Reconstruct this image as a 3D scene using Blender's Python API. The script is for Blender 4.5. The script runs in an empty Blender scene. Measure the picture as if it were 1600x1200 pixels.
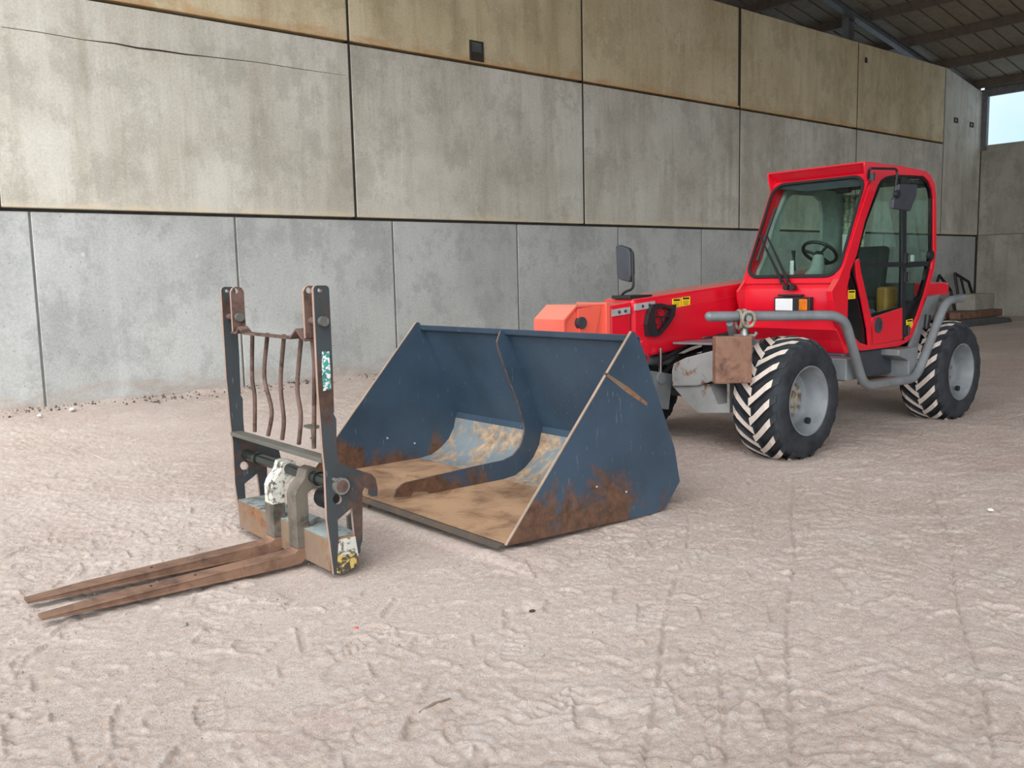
import bpy, bmesh, math, random
import numpy as np
from mathutils import Vector, Matrix
from mathutils.geometry import tessellate_polygon
random.seed(7); np.random.seed(7)
S = bpy.context.scene
COL = S.collection

# ------------------------------------------------------------------ camera
F_PX, YAW, PITCH, ROLL, CH = 1390.0, math.radians(50.25), math.radians(6.85), math.radians(-1.3), 1.6
_f = Vector((math.cos(PITCH)*math.cos(YAW), math.cos(PITCH)*math.sin(YAW), -math.sin(PITCH)))
_r = Vector((math.sin(YAW), -math.cos(YAW), 0)); _u = _r.cross(_f)
RX = _r*math.cos(ROLL)+_u*math.sin(ROLL); UX_ = -_r*math.sin(ROLL)+_u*math.cos(ROLL)
cam = bpy.data.cameras.new('camera'); cam.sensor_width = 36; cam.lens = F_PX/1600*36; cam.clip_end = 500; cam.clip_start = .05
co = bpy.data.objects.new('camera', cam); COL.objects.link(co)
m = Matrix.Identity(4)
for i in range(3): m[i][0], m[i][1], m[i][2] = RX[i], UX_[i], -_f[i]
m[2][3] = CH; co.matrix_world = m
S.camera = co
CAMP = Vector((0, 0, CH))
def ray(px, py): return RX*((px-800)/F_PX) - UX_*((py-600)/F_PX) + _f
def PY(px, py, Y): d = ray(px, py); return CAMP+d*(Y/d.y)
def PX(px, py, X): d = ray(px, py); return CAMP+d*(X/d.x)
def PD(px, py, D): return CAMP+ray(px, py)*D      # at a depth along the optical axis
def PZ(px, py, Z): d = ray(px, py); return CAMP+d*((Z-CH)/d.z)

# ------------------------------------------------------------------ world, sun, exposure
W = bpy.data.worlds.new('sky'); S.world = W; W.use_nodes = True
nt = W.node_tree; nt.nodes.clear()
wo = nt.nodes.new('ShaderNodeOutputWorld'); bg = nt.nodes.new('ShaderNodeBackground')
tc = nt.nodes.new('ShaderNodeTexCoord'); nz = nt.nodes.new('ShaderNodeTexNoise'); cr = nt.nodes.new('ShaderNodeValToRGB')
nz.inputs['Scale'].default_value = 2.2; nz.inputs['Detail'].default_value = 6
cr.color_ramp.elements[0].position = .38; cr.color_ramp.elements[0].color = (.50, .74, .95, 1)
cr.color_ramp.elements[1].position = .66; cr.color_ramp.elements[1].color = (.88, .93, .97, 1)
nt.links.new(tc.outputs['Generated'], nz.inputs['Vector']); nt.links.new(nz.outputs['Fac'], cr.inputs['Fac'])
nt.links.new(cr.outputs['Color'], bg.inputs['Color']); nt.links.new(bg.outputs['Background'], wo.inputs['Surface'])
bg.inputs['Strength'].default_value = .82
sun = bpy.data.lights.new('hazy_sun', 'SUN'); sun.energy = 4.3; sun.angle = math.radians(90); sun.color = (1.0, .965, .925)
so = bpy.data.objects.new('hazy_sun', sun); COL.objects.link(so); so.location = (-8, -6, 12)
so.rotation_euler = Vector((math.cos(math.radians(41))*.80, math.cos(math.radians(41))*.60, -math.sin(math.radians(41)))).to_track_quat('-Z', 'Y').to_euler()
S.view_settings.view_transform = 'Standard'; S.view_settings.look = 'None'
S.view_settings.exposure = 0.58; S.view_settings.gamma = 1; S.view_settings.use_curve_mapping = False

# ------------------------------------------------------------------ materials
def sl(c):  # srgb 0-255 -> linear
    return tuple(((v/255)/12.92 if v/255 <= .04045 else ((v/255+.055)/1.055)**2.4) for v in c)+(1,)
class NT:
    def __init__(s, name):
        s.m = bpy.data.materials.new(name); s.m.use_nodes = True; s.t = s.m.node_tree
        s.b = s.t.nodes['Principled BSDF']
    def n(s, t, **k):
        x = s.t.nodes.new(t)
        for a, v in k.items():
            if a in ('operation', 'blend_type', 'data_type', 'noise_dimensions', 'feature', 'vector_type'): setattr(x, a, v)
            else: x.inputs[a].default_value = v
        return x
    def l(s, a, b): s.t.links.new(a, b)
    def coord(s, scale=(1, 1, 1), rnd=False):
        t = s.n('ShaderNodeTexCoord'); mp = s.n('ShaderNodeMapping'); mp.inputs['Scale'].default_value = scale
        s.l(t.outputs['Object'], mp.inputs['Vector'])
        if rnd:
            oi = s.n('ShaderNodeObjectInfo'); mu = s.n('ShaderNodeMath', operation='MULTIPLY'); mu.inputs[1].default_value = 60
            s.l(oi.outputs['Random'], mu.inputs[0]); s.l(mu.outputs[0], mp.inputs['Location'])
        return mp.outputs['Vector']
    def noise(s, vec, scale, detail=5, rough=.6, dist=0):
        x = s.n('ShaderNodeTexNoise'); x.inputs['Scale'].default_value = scale; x.inputs['Detail'].default_value = detail
        x.inputs['Roughness'].default_value = rough; x.inputs['Distortion'].default_value = dist
        s.l(vec, x.inputs['Vector']); return x.outputs['Fac']
    def ramp(s, fac, stops):
        x = s.n('ShaderNodeValToRGB'); e = x.color_ramp.elements
        while len(e) < len(stops): e.new(.5)
        for i, (p, c) in enumerate(stops):
            e[i].position = p; e[i].color = c if len(c) == 4 else tuple(c)+(1,)
        s.l(fac, x.inputs['Fac']); return x.outputs['Color']
    def mask(s, fac, a, b): return s.ramp(fac, [(a, (0, 0, 0, 1)), (b, (1, 1, 1, 1))])
    def mix(s, f, a, b, mode='MIX'):
        x = s.n('ShaderNodeMix', data_type='RGBA', blend_type=mode)
        for sock, v in ((x.inputs[0], f), (x.inputs[6], a), (x.inputs[7], b)):
            if isinstance(v, (int, float)): sock.default_value = v
            elif isinstance(v, tuple): sock.default_value = v
            else: s.l(v, sock)
        return x.outputs[2]
    def math(s, op, a, b):
        x = s.n('ShaderNodeMath', operation=op)
        for sock, v in ((x.inputs[0], a), (x.inputs[1], b)):
            if isinstance(v, (int, float)): sock.default_value = v
            else: s.l(v, sock)
        return x.outputs[0]
    def z(s):
        t = s.n('ShaderNodeNewGeometry'); x = s.n('ShaderNodeSeparateXYZ'); s.l(t.outputs['Position'], x.inputs[0]); return x.outputs
    def bump(s, h, st, d=.01):
        x = s.n('ShaderNodeBump'); x.inputs['Strength'].default_value = st; x.inputs['Distance'].default_value = d
        s.l(h, x.inputs['Height']); s.l(x.outputs['Normal'], s.b.inputs['Normal'])
    def out(s, col, rough=.6, metal=0, spec=.5, coat=0):
        if isinstance(col, tuple): s.b.inputs['Base Color'].default_value = col
        else: s.l(col, s.b.inputs['Base Color'])
        if isinstance(rough, (int, float)): s.b.inputs['Roughness'].default_value = rough
        else: s.l(rough, s.b.inputs['Roughness'])
        s.b.inputs['Metallic'].default_value = metal; s.b.inputs['Specular IOR Level'].default_value = spec
        s.b.inputs['Coat Weight'].default_value = coat; s.b.inputs['Coat Roughness'].default_value = .15
        return s.m

def concrete(name, light, dark, stain, pits=0, streak=.5, foot=None):
    t = NT(name); v = t.coord(rnd=True)
    big = t.noise(v, .6, 6, .6, .0); c = t.mix(t.mask(big, .36, .66), sl(light), sl(dark))
    vs = t.coord((1.5, 1.5, .13), rnd=True); st = t.noise(vs, 1.6, 8, .7)
    c = t.mix(t.math('MULTIPLY', t.mask(st, .48, .72), streak), c, sl(stain))
    st2 = t.noise(t.coord((2.2, 2.2, .12), rnd=True), 1.1, 7, .7)
    c = t.mix(t.math('MULTIPLY', t.mask(st2, .55, .7), .35), c, sl(tuple(min(255, x+14) for x in light)))
    bl = t.noise(t.coord((1.3, 1.3, 1.0), rnd=True), 1.3, 10, .74, .0)
    c = t.mix(t.math('MULTIPLY', t.mask(bl, .50, .58), .34), c, sl(tuple(x*.8 for x in dark)))
    fine = t.noise(v, 30, 8, .78); c = t.mix(.28, c, t.ramp(fine, [(.3, (.2, .2, .2)), (.7, (.9, .9, .88))]), 'OVERLAY')
    if pits:
        vo = t.n('ShaderNodeTexVoronoi', Scale=9.0); t.l(v, vo.inputs['Vector'])
        pm = t.mask(vo.outputs['Distance'], .045, .07); c = t.mix(t.math('SUBTRACT', 1, pm), c, sl(tuple(x*.55 for x in dark)))
    if foot:
        z0, z1, fc = foot; mr = t.n('ShaderNodeMapRange'); t.l(t.z()[2], mr.inputs[0]); mr.inputs[1].default_value = z0; mr.inputs[2].default_value = z1; mr.inputs[3].default_value = .30; mr.inputs[4].default_value = -.35
        nn = t.noise(t.coord((1, 1, 3)), 1.8, 8, .7); c = t.mix(t.math('MULTIPLY', t.mask(t.math('ADD', nn, mr.outputs[0]), .5, .72), .6), c, sl(fc))
    t.bump(fine, .25, .01)
    return t.out(c, .88, 0, .25)
M = {}
M['con_low'] = concrete('concrete_lower', (186, 189, 188), (166, 169, 168), (150, 152, 150), 1, .3, (-.1, .75, (168, 148, 134)))
M['con_mid'] = concrete('concrete_middle', (208, 206, 196), (182, 178, 166), (156, 150, 134), 0, .65, (2.55, 2.95, (216, 200, 170)))
M['con_top'] = concrete('concrete_top', (216, 203, 172), (192, 177, 144), (156, 136, 102), 0, .6, (5.3, 5.75, (196, 150, 98)))
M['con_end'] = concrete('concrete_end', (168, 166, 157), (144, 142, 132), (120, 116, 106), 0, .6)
def plain(name, c, rough=.6, metal=0, spec=.5, var=.12, coat=0, bump=0):
    t = NT(name); v = t.coord(); n = t.noise(v, 6, 6, .65)
    cc = t.mix(t.mask(n, .35, .7), sl(c), sl(tuple(max(0, x*(1-var*1.6)) for x in c)))
    if bump: t.bump(t.noise(v, 60, 4), bump, .01)
    return t.out(cc, rough, metal, spec, coat)
M['backing'] = plain('joint_shadow_concrete', (90, 88, 82), .9)
M['joint'] = plain('joint_filler', (58, 54, 48), .9)
M['joint_grey'] = plain('grey_mortar', (112, 112, 108), .9)
M['cavity'] = plain('recess_shade', (62, 56, 48), .9)  # dark colour paints the shade inside the wall sockets, set on raised pieces
M['galv'] = plain('galvanised_bracket', (120, 126, 124), .5, .6)
M['plug'] = plain('plaster_plug', (206, 208, 206), .9)
M['steel'] = plain('steel_frame_grey', (112, 115, 115), .6, .2)
M['purlin'] = plain('purlin_brown_oxide', (98, 86, 76), .75)
M['sheet'] = plain('fibre_cement_sheet', (150, 144, 130), .85, 0, .3, .08)
M['roofskin'] = plain('roof_outer_skin', (120, 118, 112), .8)

def red_paint(name, c, dust=.35):
    t = NT(name); v = t.coord(); n = t.noise(v, 3, 6, .6); g = t.n('ShaderNodeNewGeometry')
    x = t.n('ShaderNodeSeparateXYZ'); t.l(g.outputs['Normal'], x.inputs[0])
    cc = t.mix(t.math('MULTIPLY', t.mask(n, .45, .75), .3), sl(c), sl((c[0]*.82, c[1]*1.1+8, c[2]*1.1+6)))
    up = t.math('MULTIPLY', t.mask(x.outputs[2], .5, .95), dust)
    cc = t.mix(up, cc, sl((214, 168, 150)))
    return t.out(cc, .32, 0, .5, .4)
M['red'] = red_paint('red_paint', (212, 16, 40)); M['orange'] = red_paint('faded_orange_paint', (238, 96, 78), .6)
M['grey'] = plain('grey_paint', (118, 123, 127), .45, 0, .5, .1, .2)
M['grey_rim'] = plain('rim_grey_paint', (122, 128, 133), .5, 0, .5, .12)
def worn(name, base, rustc, lo, hi, rough=.55, zlo=None, zhi=None, scale=4, metal=0, kx=0, x0=0):
    t = NT(name); v = t.coord(); n = t.noise(v, scale, 8, .68, .5); mk = t.mask(n, lo, hi)
    if zlo is not None:
        P_ = t.z(); z = t.math('ADD', P_[2], t.math('MULTIPLY', t.math('SUBTRACT', P_[0], x0), kx)); zz = t.n('ShaderNodeMapRange'); t.l(z, zz.inputs[0]); zz.inputs[1].default_value = zlo; zz.inputs[2].default_value = zhi
        zz.inputs[3].default_value = .32; zz.inputs[4].default_value = -.28
        mk = t.mask(t.math('ADD', n, zz.outputs[0]), .56, .66)
    r2 = t.noise(v, 14, 6, .7); rc = t.mix(t.mask(r2, .35, .68), sl(rustc), sl(tuple(x*.62 for x in rustc)))
    b2 = t.noise(v, 1.5, 5, .6); bc = t.mix(t.mask(b2, .4, .7), sl(base), sl(tuple(x*.8 for x in base)))
    sc = t.noise(t.coord((22, 22, 3)), 3, 3, .5); bc = t.mix(t.math('MULTIPLY', t.mask(sc, .68, .72), .25), bc, sl((150, 160, 170)))
    t.bump(r2, .25, .006)
    return t.out(t.mix(mk, bc, rc), rough, metal, .4)
M['chassis'] = worn('chassis_grey_worn', (152, 154, 153), (134, 98, 76), .55, .62, .55, None, None, 5)
M['chassis_dark'] = plain('chassis_shadow_grey', (84, 88, 90), .6)
M['bucket'] = worn('bucket_blue_paint', (56, 74, 91), (104, 76, 60), 0, 0, .42, .0, 1.0, 2.4, 0, .30, 3.35)
M['bucket_floor'] = worn('bucket_floor_rust', (170, 136, 106), (126, 92, 68), .45, .68, .75, None, None, 3)
M['bucket_bend'] = worn('bucket_bend_worn_blue', (118, 130, 136), (180, 154, 126), .46, .60, .5, None, None, 5)
M['bare_edge'] = plain('bare_steel_edge', (172, 150, 132), .55, .3)
M['edge_dark'] = worn('cutting_edge_steel', (78, 70, 64), (108, 84, 64), .5, .6, .55)
M['plate'] = worn('carriage_steel_blue_rust', (56, 62, 66), (86, 64, 54), .5, .6, .55, None, None, 4)
M['plate_grey'] = worn('carriage_steel_dark', (92, 92, 86), (108, 92, 74), .52, .64, .6, None, None, 7)
M['rod'] = worn('rusty_rod', (104, 82, 74), (78, 58, 50), .45, .6, .7, None, None, 9)
M['cutedge'] = plain('flame_cut_edge', (158, 132, 118), .7)
M['fork'] = worn('fork_rust', (128, 98, 80), (98, 72, 58), .45, .65, .65, None, None, 5)
M['fork_shank'] = worn('fork_shank_steel', (104, 96, 86), (70, 66, 60), .45, .65, .6, None, None, 6)
M['bar_rust'] = worn('beam_rust', (128, 108, 90), (144, 98, 64), .48, .6, .7, None, None, 5)
M['whitepaint'] = worn('flaking_white_paint', (204, 202, 192), (104, 98, 88), .52, .58, .7, None, None, 22)
M['yellowpaint'] = worn('flaking_yellow_paint', (206, 178, 96), (70, 66, 62), .46, .5, .7, None, None, 26)
M['decal'] = worn('torn_teal_decal', (222, 224, 222), (64, 160, 152), .46, .49, .6, None, None, 44)
M['bluegrey'] = worn('worn_bluegrey_paint', (150, 162, 162), (112, 104, 92), .5, .58, .6, None, None, 12)
M['pin'] = plain('turned_steel_pin', (150, 150, 146), .4, .6)
M['rubber'] = plain('tyre_rubber', (50, 54, 60), .75, 0, .35, .3, 0, .3)
M['dust'] = plain('dusty_lug_face', (212, 200, 190), .9, 0, .2, .1)
M['hub'] = worn('hub_disc', (150, 146, 134), (132, 100, 76), .5, .6, .6, None, None, 12)
M['shaft'] = plain('oiled_shaft', (44, 50, 48), .3, .3)
M['black'] = plain('black_plastic', (30, 32, 36), .5)
M['blackgloss'] = plain('black_gloss_panel', (16, 17, 20), .15, 0, .5)
M['seal'] = plain('rubber_seal', (24, 25, 27), .7)
M['charcoal'] = plain('charcoal_plastic', (58, 62, 70), .55)
M['dash'] = plain('dash_grey_plastic', (150, 160, 156), .6)
M['cloth_black'] = plain('seat_fabric', (42, 44, 46), .9)
M['yellowthing'] = plain('yellow_plastic', (150, 104, 40), .5)
M['bluecloth'] = plain('blue_grey_rag', (70, 98, 112), .9)
M['wood'] = worn('rust_brown_box', (132, 98, 81), (112, 80, 66), .45, .65, .75, None, None, 7)
M['sticker'] = plain('yellow_sticker', (238, 206, 30), .5, 0, .5, .03)
M['print'] = plain('sticker_print', (40, 36, 24), .6)
M['white'] = plain('white_card', (226, 228, 226), .7)
M['silver'] = plain('zinc_strip', (206, 208, 208), .35, .4)
M['chrome'] = plain('chrome_rod', (220, 220, 222), .15, 1)
M['lens'] = plain('lamp_lens', (226, 230, 232), .12, 0, .8, .04)
M['amber'] = plain('amber_lens', (226, 122, 24), .2, 0, .6, .2)
M['stone'] = plain('grey_pebble', (150, 142, 134), .9); M['whitestone'] = plain('white_pebble', (232, 226, 218), .9)
M['debris'] = plain('dark_debris', (116, 106, 98), .95, 0, .2, .3)
M['redbit'] = plain('red_chip', (206, 96, 84), .8); M['stick'] = plain('dry_twig', (120, 104, 88), .9); M['hole_dark'] = plain('hole_shade_brown', (70, 48, 38), .95)  # last one: shade inside holes put into the colour
def curtain_mat():
    t = NT('mottled_curtain'); v = t.coord(); n = t.noise(v, 26, 8, .75)
    return t.out(t.ramp(n, [(.4, sl((104, 112, 92))), (.5, sl((196, 200, 178))), (.6, sl((226, 228, 210)))]), .9)
M['curtain'] = curtain_mat()
def glass(name, tint, f0=.06):
    mt = bpy.data.materials.new(name); mt.use_nodes = True; t = mt.node_tree; t.nodes.clear()
    o = t.nodes.new('ShaderNodeOutputMaterial'); mx = t.nodes.new('ShaderNodeMixShader'); tr = t.nodes.new('ShaderNodeBsdfTransparent'); gl = t.nodes.new('ShaderNodeBsdfGlossy')
    lw = t.nodes.new('ShaderNodeLayerWeight'); lw.inputs['Blend'].default_value = .5; gl.inputs['Roughness'].default_value = .02
    pw = t.nodes.new('ShaderNodeMath'); pw.operation = 'POWER'; pw.inputs[1].default_value = 5; t.links.new(lw.outputs['Facing'], pw.inputs[0])
    fr = t.nodes.new('ShaderNodeMath'); fr.operation = 'MULTIPLY_ADD'; fr.inputs[1].default_value = .9; fr.inputs[2].default_value = .035; t.links.new(pw.outputs[0], fr.inputs[0])
    tr.inputs['Color'].default_value = tint
    t.links.new(fr.outputs[0], mx.inputs[0]); t.links.new(tr.outputs[0], mx.inputs[1]); t.links.new(gl.outputs[0], mx.inputs[2]); t.links.new(mx.outputs[0], o.inputs['Surface'])
    return mt
M['glass'] = glass('tinted_cab_glass', (.86, .95, .915, 1))
M['mirror'] = plain('mirror_glass', (200, 204, 206), .05, 1, .5, 0)

def floor_mat():
    t = NT('dusty_sand_floor'); v = t.coord()
    a = t.noise(v, .45, 6, .6, .5); c = t.mix(t.mask(a, .38, .64), sl((221, 205, 196)), sl((207, 189, 179)))
    b = t.noise(v, 2.4, 8, .65, .3); c = t.mix(t.math('MULTIPLY', t.mask(b, .5, .68), .45), c, sl((230, 220, 212)))
    p = t.noise(v, 1.1, 5, .6); c = t.mix(t.math('MULTIPLY', t.mask(p, .58, .7), .5), c, sl((216, 192, 183)))
    f = t.noise(v, 34, 9, .8); c = t.mix(.55, c, t.ramp(f, [(.34, (.18, .18, .18)), (.66, (.8, .8, .8))]), 'OVERLAY')
    g = t.noise(v, 120, 6, .75); t.bump(t.math('ADD', t.math('MULTIPLY', f, .9), t.math('MULTIPLY', g, .8)), 1.0, .02)
    return t.out(c, .95, 0, .15)
M['floor'] = floor_mat()

# ------------------------------------------------------------------ mesh helpers
class MB:
    def __init__(s): s.v = []; s.f = []; s.mi = []
    def add(s, vs, fs, mi=0):
        o = len(s.v); s.v += [tuple(p) for p in vs]; s.f += [tuple(i+o for i in f) for f in fs]; s.mi += [mi]*len(fs); return s
    def box(s, x0, x1, y0, y1, z0, z1, mi=0):
        vs = [(x, y, z) for x in (x0, x1) for y in (y0, y1) for z in (z0, z1)]
        return s.add(vs, [(0, 1, 3, 2), (4, 6, 7, 5), (0, 4, 5, 1), (2, 3, 7, 6), (0, 2, 6, 4), (1, 5, 7, 3)], mi)
    def prism(s, pts, ax, a0, a1, mi=0, mside=None):
        n = len(pts); mk = {'y': lambda p, a: (p[0], a, p[1]), 'x': lambda p, a: (a, p[0], p[1]), 'z': lambda p, a: (p[0], p[1], a)}[ax]
        s.add([mk(p, a0) for p in pts]+[mk(p, a1) for p in pts], [tuple(range(n)), tuple(range(2*n-1, n-1, -1))], mi)
        o = len(s.v)-2*n
        for i in range(n):
            j = (i+1) % n; s.f.append((o+i, o+n+i, o+n+j, o+j)); s.mi.append(mi if mside is None else mside)
        return s
    def ring(s, outer, holes, ax, a0, a1, mi=0, mside=None):
        mk = {'y': lambda p, a: (p[0], a, p[1]), 'x': lambda p, a: (a, p[0], p[1]), 'z': lambda p, a: (p[0], p[1], a)}[ax]; k = {'x': 0, 'y': 1, 'z': 2}[ax]
        lps = [[Vector((p[0], p[1], 0)) for p in lp] for lp in [outer]+holes]; fs = tessellate_polygon(lps)
        base = [mk(p, 0) for lp in [outer]+holes for p in lp]
        def ar(lp): return abs(sum(lp[q][0]*lp[(q+1) % len(lp)][1]-lp[(q+1) % len(lp)][0]*lp[q][1] for q in range(len(lp))))/2
        fl = [p for lp in lps for p in lp]; got = sum(abs((fl[b]-fl[a]).cross(fl[c]-fl[a]).z)/2 for a, b, c in fs); want = ar(outer)-sum(ar(h) for h in holes)
        if abs(got-want) > .02*want: print('RING AREA', got, want, len(holes))
        for a, rev in ((a0, False), (a1, True)):
            vs = [tuple(a if i == k else p[i] for i in range(3)) for p in base]; s.add(vs, [f[::-1] if rev else f for f in fs], mi)
        for lp in [outer]+holes:
            n = len(lp); s.add([mk(p, a0) for p in lp]+[mk(p, a1) for p in lp], [(i, n+i, n+(i+1) % n, (i+1) % n) for i in range(n)], mi if mside is None else mside)
        return s
    def tube(s, path, r, seg=12, mi=0, cap=True):
        P = [Vector(p) for p in path]; n = len(P); rr = r if isinstance(r, (list, tuple)) else [r]*n
        t0 = (P[1]-P[0]).normalized(); nrm = t0.orthogonal().normalized(); o = len(s.v)
        for i in range(n):
            t = (P[min(i+1, n-1)]-P[max(i-1, 0)]).normalized(); nrm = (nrm-t*nrm.dot(t)).normalized(); b = t.cross(nrm)
            for k in range(seg):
                a = 2*math.pi*k/seg; s.v.append(tuple(P[i]+nrm*(rr[i]*math.cos(a))+b*(rr[i]*math.sin(a))))
        for i in range(n-1):
            for k in range(seg):
                s.f.append((o+i*seg+k, o+i*seg+(k+1) % seg, o+(i+1)*seg+(k+1) % seg, o+(i+1)*seg+k)); s.mi.append(mi)
        if cap:
            s.f.append(tuple(o+k for k in range(seg-1, -1, -1))); s.mi.append(mi)
            s.f.append(tuple(o+(n-1)*seg+k for k in range(seg))); s.mi.append(mi)
        return s
    def cyl(s, p0, p1, r, seg=16, mi=0): return s.tube([p0, p1], r, seg, mi)
    def lathe_y(s, prof, c, seg=48, mi=0):   # profile (radius, y) about an axis along Y through c
        o = len(s.v); n = len(prof)
        for k in range(seg):
            a = 2*math.pi*k/seg
            for r, y in prof: s.v.append((c[0]-r*math.cos(a), c[1]+y, c[2]+r*math.sin(a)))
        for k in range(seg):
            for i in range(n-1):
                s.f.append((o+k*n+i, o+((k+1) % seg)*n+i, o+((k+1) % seg)*n+i+1, o+k*n+i+1)); s.mi.append(mi)
        return s
def bez(pts, rad, n=6):
    P = [Vector(p) for p in pts]; out = [P[0]]
    for i in range(1, len(P)-1):
        a, b = (P[i-1]-P[i]), (P[i+1]-P[i]); ra = min(rad, a.length*.49); rb = min(rad, b.length*.49)
        p0, p2 = P[i]+a.normalized()*ra, P[i]+b.normalized()*rb
        for k in range(n+1):
            t = k/n; out.append(p0*(1-t)**2+P[i]*2*t*(1-t)+p2*t*t)
    return out+[P[-1]]
def smoothpath(pts, n=6):
    P = [Vector(p) for p in pts]; Q = [P[0]*2-P[1]]+P+[P[-1]*2-P[-2]]; out = []
    for i in range(1, len(Q)-2):
        for k in range(n):
            t = k/n; a, b, c, d = Q[i-1], Q[i], Q[i+1], Q[i+2]
            out.append(.5*((2*b)+(c-a)*t+(2*a-5*b+4*c-d)*t*t+(3*b-a-3*c+d)*t**3))
    return out+[P[-1]]
ORG = {}
def mesh_obj(name, mb, mats, parent=None, smooth=False, bevel=0, origin=None, label=None, fixn=True):
    org = ORG[parent.name] if parent else Vector(origin or (0, 0, 0))
    me = bpy.data.meshes.new(name)
    me.from_pydata([tuple(Vector(v)-org) for v in mb.v], [], mb.f)
    mats = mats if isinstance(mats, (list, tuple)) else [mats]
    for k in mats: me.materials.append(M[k])
    if len(mats) > 1: me.polygons.foreach_set('material_index', mb.mi)
    if fixn:
        bm = bmesh.new(); bm.from_mesh(me); bmesh.ops.remove_doubles(bm, verts=bm.verts, dist=1e-5); bmesh.ops.recalc_face_normals(bm, faces=bm.faces); bm.to_mesh(me); bm.free()
    if smooth:
        me.polygons.foreach_set('use_smooth', [True]*len(me.polygons))
        try: me.set_sharp_from_angle(angle=math.radians(38))
        except Exception: pass
    o = bpy.data.objects.new(name, me); COL.objects.link(o)
    if bevel:
        b = o.modifiers.new('bevel', 'BEVEL'); b.width = bevel; b.segments = 2; b.limit_method = 'ANGLE'; b.angle_limit = math.radians(40)
    if parent: o.parent = parent; ORG[o.name] = org
    else: o.location = org; ORG[o.name] = org
    if label: o['label'] = label
    return o
def root(name, label, cat, loc, group=None):
    o = bpy.data.objects.new(name, None); COL.objects.link(o); o.location = loc; o.empty_display_size = .2
    o['label'] = label; o['category'] = cat
    if group: o['group'] = group
    ORG[o.name] = Vector(loc); return o
def struct(o, label=None, cat=None):
    o['kind'] = 'structure'
    if label: o['label'] = label
    if cat: o['category'] = cat
    return o
def pl(pts, Y): return [(lambda v: (v.x, v.z))(PY(a, b, Y)) for a, b in pts]

# ------------------------------------------------------------------ floor (real relief: lug prints, ruts, footprints)
def axis(segs):
    out = []
    for a, b, d0, d1 in segs:
        x = a
        while x < b-1e-6:
            out.append(x); t = (x-a)/(b-a); x += d0+(d1-d0)*t
    out.append(segs[-1][1]); return np.array(out)
def vnoise(X, Y, sc, seed):
    rng = np.random.RandomState(seed); T = rng.rand(256, 256); x = X*sc; y = Y*sc
    xi = np.floor(x).astype(int); yi = np.floor(y).astype(int); fx = x-xi; fy = y-yi; fx = fx*fx*(3-2*fx); fy = fy*fy*(3-2*fy)
    g = lambda a, b: T[a % 256, b % 256]
    return (g(xi, yi)*(1-fx)+g(xi+1, yi)*fx)*(1-fy)+(g(xi, yi+1)*(1-fx)+g(xi+1, yi+1)*fx)*fy-.5
def sst(a, b, x): t = np.clip((x-a)/(b-a), 0, 1); return t*t*(3-2*t)
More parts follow.
